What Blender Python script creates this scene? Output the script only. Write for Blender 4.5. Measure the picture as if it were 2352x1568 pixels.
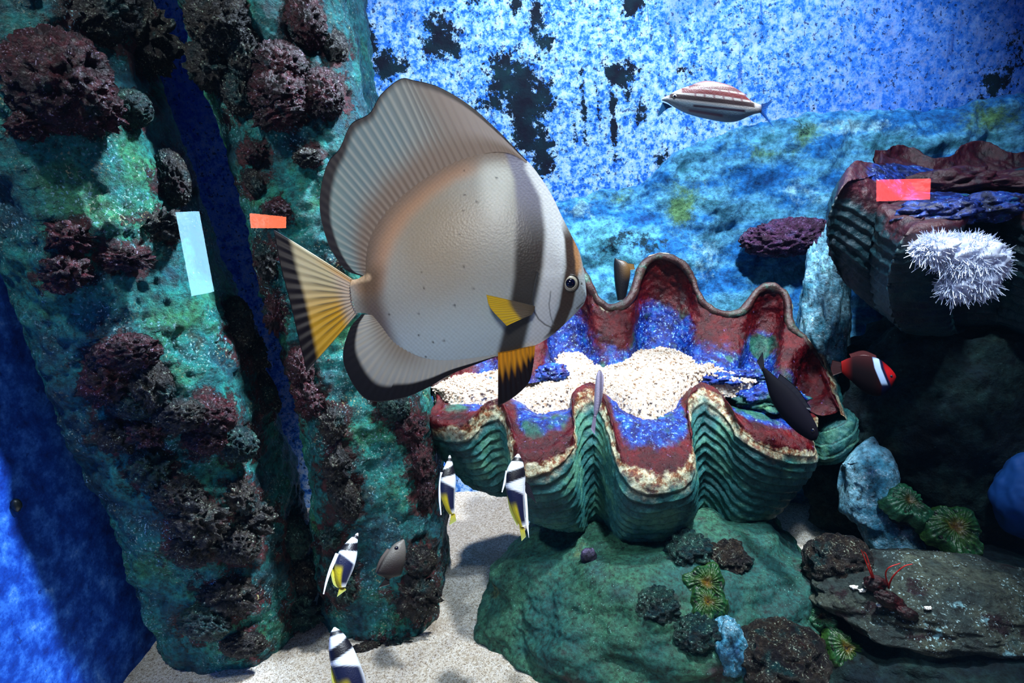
import bpy, bmesh, math
import numpy as np
from mathutils import Vector, Matrix

for o in list(bpy.data.objects):
    bpy.data.objects.remove(o)
sc = bpy.context.scene
COL = sc.collection

# ------------------------------------------------------------------ camera
FPX = 1300.0; PITCH = math.radians(13); ROLL = math.radians(5.8)
CAM = np.array([0.0, 0.0, 0.9])
_F = np.array([0, math.cos(PITCH), -math.sin(PITCH)])
_r0 = np.array([1.0, 0, 0]); _u0 = np.array([0, math.sin(PITCH), math.cos(PITCH)])
_R = math.cos(ROLL) * _r0 - math.sin(ROLL) * _u0
_U = math.sin(ROLL) * _r0 + math.cos(ROLL) * _u0
cd = bpy.data.cameras.new('camera'); cam = bpy.data.objects.new('camera', cd); COL.objects.link(cam)
cd.sensor_width = 36.0; cd.lens = FPX / 2352.0 * 36.0; cd.clip_start = 0.01
mw = Matrix.Identity(4)
for i in range(3):
    mw[i][0] = _R[i]; mw[i][1] = _U[i]; mw[i][2] = -_F[i]; mw[i][3] = CAM[i]
cam.matrix_world = mw
sc.camera = cam

# ------------------------------------------------------------------ world, lights, exposure
w = bpy.data.worlds.new('world'); sc.world = w; w.use_nodes = True
bg = w.node_tree.nodes['Background']
bg.inputs[0].default_value = (0.10, 0.34, 0.72, 1); bg.inputs[1].default_value = 0.11
vs = sc.view_settings
vs.view_transform = 'Standard'; vs.look = 'None'; vs.gamma = 1.0; vs.exposure = 0.0
vs.use_curve_mapping = False

def look(o, target):
    d = Vector(target) - o.location
    o.rotation_euler = d.to_track_quat('-Z', 'Y').to_euler()

def spot(name, loc, tgt, power, color, angle, blend=0.4, radius=0.05):
    l = bpy.data.lights.new(name, 'SPOT'); l.energy = power; l.color = color
    l.spot_size = math.radians(angle); l.spot_blend = blend; l.shadow_soft_size = radius
    o = bpy.data.objects.new(name, l); COL.objects.link(o); o.location = loc; look(o, tgt)
    return o

def area(name, loc, tgt, power, color, sx, sy):
    l = bpy.data.lights.new(name, 'AREA'); l.energy = power; l.color = color
    l.shape = 'RECTANGLE'; l.size = sx; l.size_y = sy
    o = bpy.data.objects.new(name, l); COL.objects.link(o); o.location = loc; look(o, tgt)
    return o

spot('tank_lamp_key', (0.75, 0.95, 2.3), (0.15, 1.15, 0.3), 290, (0.90, 0.96, 1.0), 47, 0.5, 0.05)
spot('tank_lamp_wall', (0.45, 0.50, 2.45), (0.42, 1.74, 1.10), 310, (0.72, 0.87, 1.0), 70, 0.7, 0.06)
spot('tank_lamp_rear', (0.0, 1.42, 2.45), (-0.12, 1.48, 0.0), 280, (0.92, 0.96, 1.0), 19, 0.5, 0.04)
spot('fish_fill', (-0.05, -0.50, 1.45), (-0.08, 0.60, 0.96), 46, (1.0, 0.97, 0.93), 25, 0.6, 0.10)  # added fill behind the camera, outside the tank, brightens the batfish
spot('tank_lamp_side', (0.70, 1.08, 2.3), (-1.0, 0.72, 0.10), 680, (0.66, 0.82, 1.0), 25, 0.5, 0.07)
spot('pillar_fill', (-0.80, 0.38, 2.3), (-0.46, 1.10, 0.76), 78, (0.82, 0.95, 1.0), 44, 0.6, 0.08)  # added fill to brighten the pillars, no fixture of the tank
spot('right_fill', (1.05, 0.62, 2.3), (0.88, 1.10, 0.45), 55, (0.72, 0.88, 1.0), 40, 0.6, 0.08)  # added fill for the cropped clam and slab on the right
spot('clam_fill', (0.40, 0.30, 2.3), (0.28, 1.02, 0.25), 60, (0.80, 0.95, 1.0), 34, 0.6, 0.08)  # added frontal fill on the clam's outer face and boulder

# ------------------------------------------------------------------ maths helpers
def ray(px, py):
    return _F + (px - 1176) / FPX * _R + (784 - py) / FPX * _U

def at(px, py, Y):
    d = ray(px, py); return CAM + d * (Y / d[1])

def atz(px, py, z):
    d = ray(px, py); return CAM + d * ((z - CAM[2]) / d[2])

_rng = np.random.RandomState(7)
_perm = np.concatenate([_rng.permutation(256)] * 2)
_grad = _rng.normal(size=(256, 3)); _grad /= np.linalg.norm(_grad, axis=1)[:, None]

def pn(P, seed=0):
    P = np.asarray(P, float) + seed * 17.31
    i = np.floor(P).astype(int); f = P - i
    u = f * f * f * (f * (f * 6 - 15) + 10)
    res = 0
    for dx in (0, 1):
        for dy in (0, 1):
            for dz in (0, 1):
                h = _perm[(_perm[(_perm[(i[..., 0] + dx) & 255] + i[..., 1] + dy) & 255] + i[..., 2] + dz) & 255]
                g = _grad[h]
                dot = g[..., 0] * (f[..., 0] - dx) + g[..., 1] * (f[..., 1] - dy) + g[..., 2] * (f[..., 2] - dz)
                wx = u[..., 0] if dx else 1 - u[..., 0]
                wy = u[..., 1] if dy else 1 - u[..., 1]
                wz = u[..., 2] if dz else 1 - u[..., 2]
                res = res + dot * wx * wy * wz
    return res * 1.4

def fbm(P, octv=4, seed=0, gain=0.5):
    P = np.asarray(P, float); a = 1.0; s = 0
    for k in range(octv):
        s = s + a * pn(P * 2 ** k, seed + k); a *= gain
    return s

def sstep(a, b, x):
    t = np.clip((np.asarray(x, float) - a) / (b - a), 0, 1); return t * t * (3 - 2 * t)

def cr(K, t):
    """Catmull-Rom through keys K (k, ...) at parameters t in [0, k-1]."""
    K = np.asarray(K, float); n = len(K)
    t = np.asarray(t, float); i = np.clip(np.floor(t).astype(int), 0, n - 2); f = t - i
    p1 = K[i]; p2 = K[i + 1]
    p0 = np.where((i > 0).reshape(-1, *([1] * (K.ndim - 1))), K[np.maximum(i - 1, 0)], 2 * p1 - p2)
    p3 = np.where((i < n - 2).reshape(-1, *([1] * (K.ndim - 1))), K[np.minimum(i + 2, n - 1)], 2 * p2 - p1)
    f = f.reshape(-1, *([1] * (K.ndim - 1)))
    return 0.5 * (2 * p1 + (p2 - p0) * f + (2 * p0 - 5 * p1 + 4 * p2 - p3) * f ** 2 + (3 * p1 - p0 - 3 * p2 + p3) * f ** 3)

def crn(K, n):
    return cr(K, np.linspace(0, len(K) - 1, n))

def lin(c):
    c = np.asarray(c, float) / 255.0
    return np.where(c <= 0.04045, c / 12.92, ((c + 0.055) / 1.055) ** 2.4)

def L4(c):
    r = lin(c); return (float(r[0]), float(r[1]), float(r[2]), 1.0)

# ------------------------------------------------------------------ object helpers
def tag(o, label=None, cat=None, group=None, kind=None):
    if label: o['label'] = label
    if cat: o['category'] = cat
    if group: o['group'] = group
    if kind: o['kind'] = kind
    return o

def thing(name, label, cat, loc, group=None):
    o = bpy.data.objects.new(name, None); COL.objects.link(o); o.location = tuple(loc)
    o.empty_display_size = 0.05
    return tag(o, label, cat, group)

def mesh(name, V, F, mat, parent=None, origin=None, smooth=True, col=None, attrs=None):
    V = np.asarray(V, float).reshape(-1, 3)
    if parent is not None:
        org = np.array(parent['_org'] if '_org' in parent else parent.location)
    else:
        org = np.array(origin) if origin is not None else np.zeros(3)
    if parent is not None:
        tot = np.zeros(3); p = parent
        while p is not None:
            tot += np.array(p.location); p = p.parent
        org = tot
    me = bpy.data.meshes.new(name)
    me.from_pydata((V - org).tolist(), [], F if isinstance(F, list) else F.tolist())
    if smooth:
        me.polygons.foreach_set('use_smooth', np.ones(len(me.polygons), bool))
    if col is not None:
        a = me.color_attributes.new('Col', 'FLOAT_COLOR', 'POINT')
        c4 = np.ones((len(V), 4)); c4[:, :3] = np.asarray(col).reshape(-1, 3)
        a.data.foreach_set('color', c4.ravel())
    for k, v in (attrs or {}).items():
        a = me.attributes.new(k, 'FLOAT', 'POINT'); a.data.foreach_set('value', np.asarray(v, float).ravel())
    me.materials.append(mat)
    me.update()
    o = bpy.data.objects.new(name, me); COL.objects.link(o)
    if parent is not None: o.parent = parent
    else: o.location = tuple(org)
    return o

def grid_faces(nu, nv, wrap_v=False, off=0):
    vv = nv if wrap_v else nv - 1
    i, j = np.meshgrid(np.arange(nu - 1), np.arange(vv), indexing='ij')
    j2 = (j + 1) % nv
    return (np.stack([i * nv + j, (i + 1) * nv + j, (i + 1) * nv + j2, i * nv + j2], -1).reshape(-1, 4) + off)

_ico = {}
def ico(sub):
    if sub not in _ico:
        bm = bmesh.new(); bmesh.ops.create_icosphere(bm, subdivisions=sub, radius=1.0)
        bm.verts.ensure_lookup_table()
        _ico[sub] = (np.array([v.co[:] for v in bm.verts]), np.array([[v.index for v in f.verts] for f in bm.faces]))
        bm.free()
    return _ico[sub]

def tube(path, rad, seg=8):
    path = np.asarray(path, float); n = len(path)
    rad = np.broadcast_to(np.asarray(rad, float), (n,))
    T = np.gradient(path, axis=0); T /= np.linalg.norm(T, axis=1)[:, None] + 1e-12
    ref = np.array([0.31, 0.2, 0.93])
    A = np.cross(T, ref); A /= np.linalg.norm(A, axis=1)[:, None] + 1e-9
    B = np.cross(T, A)
    th = np.linspace(0, 2 * np.pi, seg, endpoint=False)
    V = path[:, None] + rad[:, None, None] * (np.cos(th)[None, :, None] * A[:, None] + np.sin(th)[None, :, None] * B[:, None])
    F = grid_faces(n, seg, True).tolist()
    F.append(list(range(seg))); F.append([(n - 1) * seg + k for k in range(seg)])
    return V.reshape(-1, 3), F

def join(parts):
    Vs = []; Fs = []; off = 0
    for V, F in parts:
        V = np.asarray(V).reshape(-1, 3); Vs.append(V)
        Fs += [[int(a) + off for a in f] for f in F]; off += len(V)
    return np.concatenate(Vs), Fs

# ------------------------------------------------------------------ materials
class Nodes:
    def __init__(s, name):
        s.m = bpy.data.materials.new(name); s.m.use_nodes = True
        s.t = s.m.node_tree; s.n = s.t.nodes; s.l = s.t.links
        s.p = s.n['Principled BSDF']; s.tc = s.n.new('ShaderNodeTexCoord').outputs['Object']
    def link(s, a, b): s.l.new(a, b)
    def setv(s, sock, v):
        if isinstance(v, bpy.types.NodeSocket): s.link(v, sock)
        else: sock.default_value = v
    def mapped(s, scale):
        n = s.n.new('ShaderNodeMapping'); n.inputs['Scale'].default_value = scale
        s.link(s.tc, n.inputs[0]); return n.outputs[0]
    def noise(s, scale, detail=4, rough=0.55, vec=None, dist=0.0):
        n = s.n.new('ShaderNodeTexNoise'); n.inputs['Scale'].default_value = scale
        n.inputs['Detail'].default_value = detail; n.inputs['Roughness'].default_value = rough
        n.inputs['Distortion'].default_value = dist
        s.link(vec if vec is not None else s.tc, n.inputs['Vector']); return n.outputs['Fac']
    def voro(s, scale, vec=None, feature='F1'):
        n = s.n.new('ShaderNodeTexVoronoi'); n.inputs['Scale'].default_value = scale; n.feature = feature
        s.link(vec if vec is not None else s.tc, n.inputs['Vector']); return n.outputs['Distance']
    def ramp(s, fac, stops, interp='LINEAR'):
        n = s.n.new('ShaderNodeValToRGB'); e = n.color_ramp.elements; n.color_ramp.interpolation = interp
        while len(e) < len(stops): e.new(0.5)
        for q, (p, c) in zip(e, stops):
            q.position = p; q.color = c if len(c) == 4 else L4(c)
        s.link(fac, n.inputs[0]); return n.outputs[0]
    def step(s, fac, a, b):
        n = s.n.new('ShaderNodeMapRange'); n.interpolation_type = 'SMOOTHSTEP'
        n.inputs['From Min'].default_value = a; n.inputs['From Max'].default_value = b
        s.link(fac, n.inputs['Value']); return n.outputs[0]
    def mix(s, fac, a, b, mode='MIX'):
        n = s.n.new('ShaderNodeMix'); n.data_type = 'RGBA'; n.blend_type = mode
        s.setv(n.inputs[0], fac)
        for sock, v in ((n.inputs[6], a), (n.inputs[7], b)):
            if isinstance(v, (tuple, list)) and len(v) == 3: v = L4(v)
            s.setv(sock, v)
        return n.outputs[2]
    def math(s, op, a, b=0.0):
        n = s.n.new('ShaderNodeMath'); n.operation = op; s.setv(n.inputs[0], a); s.setv(n.inputs[1], b); return n.outputs[0]
    def attr(s, name):
        n = s.n.new('ShaderNodeAttribute'); n.attribute_name = name; return n
    def bump(s, h, strength, dist=0.01):
        n = s.n.new('ShaderNodeBump'); n.inputs['Strength'].default_value = strength
        n.inputs['Distance'].default_value = dist; s.link(h, n.inputs['Height'])
        s.link(n.outputs[0], s.p.inputs['Normal']); return n
    def fin(s, color, rough=0.7, spec=0.5):
        s.setv(s.p.inputs['Base Color'], L4(color) if isinstance(color, tuple) else color)
        s.setv(s.p.inputs['Roughness'], rough); s.p.inputs['Specular IOR Level'].default_value = spec
        return s.m

def rockmat(name, cols, s1=5.0, s2=70.0, speck=None, patches=(), bump=0.5, bdist=0.012, rough=0.7, stretch=None, spec=0.4, contrast=1.0):
    N = Nodes(name)
    vec = N.mapped(stretch) if stretch else None
    k = len(cols)
    c = N.ramp(N.noise(s1, 5, 0.6, vec), [(0.28 + 0.44 * i / max(1, k - 1), q) for i, q in enumerate(cols)])
    for (sc_, lo, hi, q) in patches:
        c = N.mix(N.step(N.noise(sc_, 5, 0.62, vec), lo, hi), c, q)
    fine = N.noise(s2, 6, 0.72)
    g0 = max(0.0, 0.5 - 0.45 * contrast); g1 = 0.5 + 0.5 * contrast
    c = N.mix(1.0, c, N.ramp(fine, [(0.32, (g0, g0, g0, 1)), (0.72, (g1 * 1.6, g1 * 1.6, g1 * 1.6, 1))]), 'MULTIPLY')
    if speck:
        q, lo, hi = speck[:3]
        f = N.math('MULTIPLY', N.step(N.noise(s2 * 2.6, 3, 0.6), lo, hi), N.step(N.noise(s1 * 2.0, 3, 0.6), 0.42, 0.62))  # pale specks and small glints, both painted into the colour
        c = N.mix(f, c, q)
    h = N.math('ADD', fine, N.noise(s2 * 0.25, 4, 0.6))
    N.bump(h, bump, bdist)
    return N.fin(c, rough, spec)

def vcol(name, rough=0.45, spec=0.4, bump=0.0, bscale=300, alpha=1.0):
    N = Nodes(name)
    a = N.attr('Col')
    if bump: N.bump(N.voro(bscale), bump, 0.001)
    if alpha < 1: N.p.inputs['Alpha'].default_value = alpha
    return N.fin(a.outputs['Color'], rough, spec)

def plain(name, c, rough=0.5, spec=0.5, emit=0):
    N = Nodes(name)
    if emit:
        N.p.inputs['Emission Color'].default_value = L4(c); N.p.inputs['Emission Strength'].default_value = emit
    return N.fin(tuple(c), rough, spec)

MT = {}
MT['fish'] = vcol('fish_skin', 0.42, 0.45, 0.25, 420)
MT['fin'] = vcol('fin_membrane', 0.5, 0.35)
MT['matte'] = vcol('matte_skin', 0.8, 0.08)
N = Nodes('pillar_algae')
c = N.ramp(N.noise(7, 6, 0.65), [(0.28, (5, 34, 48)), (0.42, (9, 72, 84)), (0.54, (22, 116, 110)), (0.66, (50, 124, 80)), (0.76, (20, 84, 120))])
c = N.mix(N.step(N.noise(9, 5, 0.62), 0.60, 0.72), c, (60, 66, 40))
fine = N.noise(95, 6, 0.74)
crust = N.step(N.math('ADD', N.math('MULTIPLY', N.attr('crust').outputs['Fac'], 0.42), N.noise(26, 7, 0.75)), 0.73, 0.82)
crust = N.math('MAXIMUM', crust, N.step(N.noise(15, 7, 0.75), 0.64, 0.70))
cc = N.ramp(N.noise(34, 5, 0.7), [(0.32, (8, 10, 14)), (0.45, (42, 26, 28)), (0.54, (74, 18, 26)), (0.62, (52, 46, 40)), (0.72, (20, 62, 64))])
c = N.mix(crust, c, cc)
c = N.mix(1.0, c, N.ramp(fine, [(0.34, (0.18, 0.18, 0.18, 1)), (0.68, (2.0, 2.0, 2.0, 1))]), 'MULTIPLY')
sp = N.math('MULTIPLY', N.step(N.noise(210, 3, 0.6), 0.57, 0.67), N.step(N.noise(12, 4, 0.6), 0.42, 0.64))  # glitter on the shaft painted as pale specks
c = N.mix(sp, c, N.ramp(N.noise(30, 3, 0.6), [(0.35, (130, 200, 245)), (0.5, (180, 232, 232)), (0.65, (226, 214, 140))]))
N.bump(N.math('ADD', fine, N.math('ADD', N.noise(24, 4, 0.6), N.math('MULTIPLY', crust, 0.8))), 0.8, 0.011)
MT['pillar'] = N.fin(c, 0.5, 0.4)
MT['crust_maroon'] = rockmat('crust_maroon', [(10, 6, 12), (50, 10, 22), (84, 20, 30), (30, 30, 42)], 26, 110,
                             speck=((200, 180, 210), 0.58, 0.68), patches=[(20, 0.58, 0.66, (18, 56, 60))], bump=1.0, bdist=0.014, rough=0.4)
MT['crust_brown'] = rockmat('crust_brown', [(6, 10, 14), (30, 26, 30), (56, 44, 34), (18, 56, 60)], 28, 110,
                            speck=((200, 215, 190), 0.57, 0.68), patches=[(18, 0.54, 0.64, (16, 62, 64)), (26, 0.62, 0.70, (70, 20, 26))], bump=1.0, bdist=0.014, rough=0.4)
MT['crust_teal'] = rockmat('crust_teal', [(6, 20, 28), (14, 56, 62), (46, 86, 74), (34, 30, 44)], 26, 110,
                           speck=((170, 225, 205), 0.57, 0.68), bump=1.0, bdist=0.014, rough=0.4)
MT['boulder'] = rockmat('boulder_algae', [(10, 40, 50), (18, 78, 74), (44, 96, 72), (20, 64, 70)], 5, 110,
                        speck=((120, 180, 170), 0.64, 0.72), patches=[(6, 0.60, 0.70, (54, 34, 44)), (9, 0.63, 0.72, (84, 96, 60))], bump=0.35, bdist=0.006, rough=0.75)
MT['darkrock'] = rockmat('dark_rock', [(6, 12, 18), (16, 32, 40), (26, 50, 48), (44, 48, 34)], 9, 60,
                         speck=((60, 90, 90), 0.64, 0.74), bump=0.7, bdist=0.012, rough=0.8, spec=0.2)
MT['slabrock'] = rockmat('slab_rock', [(14, 28, 32), (44, 58, 56), (76, 84, 70), (30, 78, 82)], 9, 85,
                         speck=((190, 230, 235), 0.58, 0.68), patches=[(14, 0.54, 0.62, (30, 10, 18)), (22, 0.62, 0.68, (120, 170, 180))], bump=0.8, bdist=0.010, rough=0.5)
MT['bluerock'] = rockmat('blue_pale_rock', [(20, 74, 120), (60, 140, 170), (140, 200, 225), (70, 150, 150)], 12, 80,
                         speck=((225, 240, 255), 0.58, 0.70), patches=[(10, 0.62, 0.70, (20, 50, 60))], bump=0.7, bdist=0.010, rough=0.6)
N = Nodes('ledge_rock')
st = N.mapped((0.8, 1, 2.2))
c = N.ramp(N.noise(6, 6, 0.65, st), [(0.30, (12, 66, 130)), (0.44, (28, 110, 180)), (0.54, (90, 165, 205)), (0.64, (60, 130, 150)), (0.74, (18, 84, 130))])
rag = N.noise(11, 8, 0.78)
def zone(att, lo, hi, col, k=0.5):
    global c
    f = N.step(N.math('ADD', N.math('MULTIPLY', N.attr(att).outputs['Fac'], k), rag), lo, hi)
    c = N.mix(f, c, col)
zone('bare_pale', 0.62, 0.78, (150, 200, 220), 0.25)
zone('algae_yellow', 0.62, 0.86, (92, 136, 92), 0.35)
zone('shade_and_green', 0.66, 0.74, (8, 46, 62), 0.24)  # shade on the ledge painted dark into the colour, plus dark green patches
fine = N.noise(70, 6, 0.75)
c = N.mix(1.0, c, N.ramp(fine, [(0.34, (0.25, 0.3, 0.35, 1)), (0.68, (1.5, 1.5, 1.45, 1))]), 'MULTIPLY')
N.bump(N.math('ADD', fine, N.noise(20, 4, 0.6)), 0.6, 0.012)
MT['ledge'] = N.fin(c, 0.8, 0.25)
MT['purple'] = rockmat('purple_crust', [(30, 12, 36), (80, 36, 72), (120, 70, 120), (60, 60, 120)], 30, 150,
                       speck=((190, 190, 230), 0.58, 0.68), bump=0.8, rough=0.6)

# ------------------------------------------------------------------ setting: tank shell
XL, XR, YB, YF = -0.902, 1.75, 1.74, 0.20
# sand floor, a height field
nx, ny = 260, 160
gx, gy = np.meshgrid(np.linspace(XL, XR, nx), np.linspace(YF, YB, ny), indexing='ij')
P = np.stack([gx, gy, 0 * gx], -1)
hz = 0.010 * fbm(P * 4, 3, 3) + 0.004 * fbm(P * 22, 3, 5) + 0.0
G = np.stack([gx, gy, hz], -1)
N = Nodes('sand')
sn = N.noise(150, 5, 0.7)
c = N.ramp(sn, [(0.30, (150, 134, 114)), (0.44, (214, 200, 180)), (0.55, (240, 232, 220)), (0.75, (252, 250, 246))])
c = N.mix(N.step(N.noise(420, 2, 0.5), 0.56, 0.66), c, (112, 88, 66))
c = N.mix(N.math('MULTIPLY', N.step(N.noise(5, 4, 0.6), 0.55, 0.72), 0.7), c, (176, 152, 120))
N.bump(N.math('ADD', sn, N.noise(380, 3, 0.6)), 0.8, 0.008)
MT['sand'] = N.fin(c, 0.8, 0.3)
fl = mesh('floor', G, grid_faces(nx, ny), MT['sand']); fl['kind'] = 'structure'

# back wall with flaking paint: 'bias' steers where the paint has come off
nx, nz = 330, 190
X0, X1, Z0, Z1 = XL, XR, -0.02, 2.4
gx, gz = np.meshgrid(np.linspace(X0, X1, nx), np.linspace(Z0, Z1, nz), indexing='ij')
P = np.stack([gx, 0 * gx, gz], -1)
blobs = [(1010, 85, 42, 50, 1), (985, 60, 30, 20, .7), (1040, 110, 30, 25, .8), (1160, 180, 40, 60, 1), (1200, 230, 38, 90, 1.1), (1245, 225, 30, 40, 1),
         (1215, 300, 35, 60, 1), (1245, 350, 28, 60, 1), (1130, 230, 50, 30, .8), (885, 150, 40, 35, .9), (850, 100, 25, 50, .8), (925, 150, 25, 22, .9),
         (1425, 170, 45, 25, 1), (1450, 210, 20, 25, .7), (1470, 260, 18, 40, .8), (1235, 50, 20, 90, .8), (1250, 100, 22, 22, .9), (1185, 10, 16, 30, .8),
         (1455, 10, 22, 22, 1), (1080, 5, 25, 12, .7), (1340, 250, 8, 90, .8), (1410, 280, 8, 110, .9), (1375, 250, 6, 70, .7), (1320, 300, 8, 60, .6),
         (1525, 370, 22, 30, .8), (1575, 165, 25, 20, .7), (1860, 235, 14, 25, .7), (2290, 190, 35, 40, .9), (2330, 120, 30, 60, .7), (2250, 230, 25, 25, .7), (960, 230, 14, 40, .6), (1020, 140, 12, 40, .5)]
bias = np.zeros_like(gx)
for (bx, by, rx, ry, s) in blobs:
    q = at(bx, by, YB); k = YB / FPX * 1.05
    bias = np.maximum(bias, s * np.exp(-0.7 * (((gx - q[0]) / (rx * k)) ** 2 + ((gz - q[2]) / (ry * k)) ** 2)))
N = Nodes('wall_paint')
base = N.ramp(N.noise(52, 6, 0.75), [(0.34, (12, 72, 180)), (0.44, (44, 122, 224)), (0.51, (136, 186, 250)), (0.62, (196, 220, 255))])
sep = N.n.new('ShaderNodeSeparateXYZ'); N.link(N.tc, sep.inputs[0])
right = N.step(sep.outputs[0], 0.45, 1.35)
base = N.mix(N.math('MULTIPLY', right, 0.75), base, N.ramp(N.noise(40, 6, 0.75), [(0.3, (8, 60, 150)), (0.5, (26, 104, 214)), (0.72, (110, 160, 238))]))
base = N.mix(N.step(N.noise(3.2, 4, 0.6), 0.52, 0.66), base, N.mix(0.6, base, (24, 96, 205)))
streak = N.noise(30, 5, 0.7, N.mapped((1.0, 1.0, 0.10)))
base = N.mix(N.math('MULTIPLY', N.step(streak, 0.60, 0.70), 0.75), base, (14, 62, 150))
pit = N.step(N.noise(95, 3, 0.6), 0.600, 0.640)
base = N.mix(N.math('MULTIPLY', pit, 0.85), base, (10, 36, 84))
b = N.attr('bias').outputs['Fac']
rag = N.noise(34, 6, 0.80)
m = N.step(N.math('ADD', N.math('MULTIPLY', b, 0.40), rag), 0.74, 0.77)
m2 = N.step(N.math('ADD', N.math('MULTIPLY', b, 0.20), N.noise(24, 7, 0.8)), 0.685, 0.71)
m = N.math('MAXIMUM', m, m2)
dark = N.ramp(N.noise(18, 3, 0.6), [(0.35, (5, 8, 30)), (0.6, (5, 34, 48)), (0.8, (20, 60, 60))])
base = N.mix(m, base, dark)
N.bump(N.math('SUBTRACT', N.noise(60, 5, 0.7), m), 0.5, 0.006)
MT['wall'] = N.fin(base, 0.8, 0.2)
P2 = np.stack([gx, YB + 0.004 * fbm(P * 5, 4, 9), gz], -1)
wb = mesh('wall_back', P2, grid_faces(nx, nz), MT['wall'], attrs={'bias': bias}); wb['kind'] = 'structure'

def slab(name, x0, x1, y0, y1, z0, z1, mat, kind='structure'):
    V = [(x, y, z) for x in (x0, x1) for y in (y0, y1) for z in (z0, z1)]
    F = [[0, 1, 3, 2], [4, 6, 7, 5], [0, 4, 5, 1], [2, 3, 7, 6], [0, 2, 6, 4], [1, 5, 7, 3]]
    o = mesh(name, V, F, mat, smooth=False)
    if kind: o['kind'] = kind
    return o
N = Nodes('side_wall_paint')
c = N.ramp(N.noise(22, 7, 0.75), [(0.34, (4, 36, 120)), (0.48, (14, 66, 168)), (0.60, (50, 112, 214)), (0.74, (130, 176, 244))])
c = N.mix(N.math('MULTIPLY', N.step(N.noise(60, 3, 0.6), 0.64, 0.70), 0.8), c, (8, 40, 120))
N.bump(N.noise(60, 5, 0.7), 0.4, 0.004)
MT['sidewall'] = N.fin(c, 0.75, 0.2)
slab('wall_left', XL - 0.06, XL, YF, YB + 0.06, -0.02, 2.4, MT['sidewall'])
slab('wall_right', XR, XR + 0.06, YF, YB + 0.06, -0.02, 2.4, MT['sidewall'])

# viewing pane: a thin sheet of glass, mostly clear with a faint mirror image of the room
N = Nodes('viewing_glass')
tr = N.n.new('ShaderNodeBsdfTransparent'); gl = N.n.new('ShaderNodeBsdfGlossy'); gl.inputs['Roughness'].default_value = 0.004
fr = N.n.new('ShaderNodeFresnel'); fr.inputs['IOR'].default_value = 1.5
ms = N.n.new('ShaderNodeMixShader'); N.link(fr.outputs[0], ms.inputs[0]); N.link(tr.outputs[0], ms.inputs[1]); N.link(gl.outputs[0], ms.inputs[2])
N.link(ms.outputs[0], N.n['Material Output'].inputs[0])
MT['glass'] = N.m
YG = 0.20
pane = mesh('window_1', [(XL, YG, -0.02), (XR, YG, -0.02), (XR, YG, 2.4), (XL, YG, 2.4)], [[0, 1, 2, 3]], MT['glass'], smooth=False)
tag(pane, 'clear flat viewing glass of the aquarium', None, None, 'structure')

# ------------------------------------------------------------------ generic rocks
def blob(center, radii, sub=5, amp=0.15, freq=3.0, octv=5, seed=0, rot=(0, 0, 0), ridged=False, flat=0.0, knob=None):
    V, F = ico(sub); D = V.copy()
    if ridged: n = 0.5 - np.abs(fbm(D * freq, octv, seed, 0.55))
    else: n = fbm(D * freq, octv, seed, 0.5)
    r = 1 + amp * n
    if knob:
        cnt, size, kamp = knob
        rg = np.random.RandomState(seed + 5); C = rg.normal(size=(cnt, 3)); C /= np.linalg.norm(C, axis=1)[:, None]
        d = np.full(len(D), 9.0)
        for q in C: d = np.minimum(d, np.linalg.norm(D - q, axis=1))
        r = r + kamp * np.sqrt(np.clip(1 - (d / size) ** 2, 0, 1))
    V = D * r[:, None] * np.array(radii)
    M = np.array(Matrix.Rotation(rot[2], 3, 'Z') @ Matrix.Rotation(rot[1], 3, 'Y') @ Matrix.Rotation(rot[0], 3, 'X'))
    return V @ M.T + np.array(center), F

def rock(name, label, cat, center, radii, mat, sub=6, amp=0.2, freq=2.0, seed=0, rot=(0, 0, 0), group=None, knob=None, octv=6, ridged=False, zmin=None):
    V, F = blob(center, radii, sub, amp, freq, octv, seed, rot, ridged, 0, knob)
    if zmin is not None: V[:, 2] = np.maximum(V[:, 2], zmin)
    if name == 'boulder': SURF.append(V)
    o = mesh(name, V, F, mat, origin=(center[0], center[1], V[:, 2].min()))
    return tag(o, label, cat, group)

# rockwork ledge along the foot of the back wall
top = [(1150, 560), (1230, 505), (1290, 472), (1400, 440), (1480, 428), (1540, 370), (1640, 320), (1790, 282), (1900, 262), (2050, 258), (2200, 250), (2290, 228), (2380, 222), (2600, 215)]
tp = np.array([at(x, y, 1.66) for x, y in top]); nu, nv = 360, 150
tc_ = crn(tp, nu)
prof_y = np.array([0.07, 0.0, -0.03, -0.06, -0.09, -0.14, -0.20]); prof_z = np.array([1.0, 1.0, 0.9, 0.7, 0.45, 0.2, -0.03])
py_ = crn(prof_y, nv); pz_ = crn(prof_z, nv)
G = np.zeros((nu, nv, 3))
G[..., 0] = tc_[:, None, 0]; G[..., 1] = tc_[:, None, 1] + py_[None, :]; G[..., 2] = tc_[:, None, 2] * pz_[None, :]
n1 = fbm(G * 5.0, 4, 21); n2 = fbm(G * 20, 3, 24)
G[..., 1] += -0.05 * n1 - 0.010 * n2
G[..., 2] += 0.012 * n2 * (pz_[None, :] > 0.1)
G[..., 1] = np.minimum(G[..., 1], YB - 0.004); G[..., 0] = np.minimum(G[..., 0], XR - 0.005)
LC = np.zeros(G.shape)
def lgauss(px_, py_, rx, ry):
    d = G - CAM; dp = d @ _F
    ix = 1176 + FPX * (d @ _R) / dp; iy = 784 - FPX * (d @ _U) / dp
    return np.exp(-((ix - px_) / rx) ** 2 - ((iy - py_) / ry) ** 2)
l_dark = np.maximum.reduce([lgauss(1420, 560, 110, 45), lgauss(1560, 640, 60, 40), 0.8 * lgauss(1845, 290, 40, 30), 0.7 * lgauss(1880, 760, 80, 120), 0.7 * lgauss(1700, 390, 60, 25)])
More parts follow.
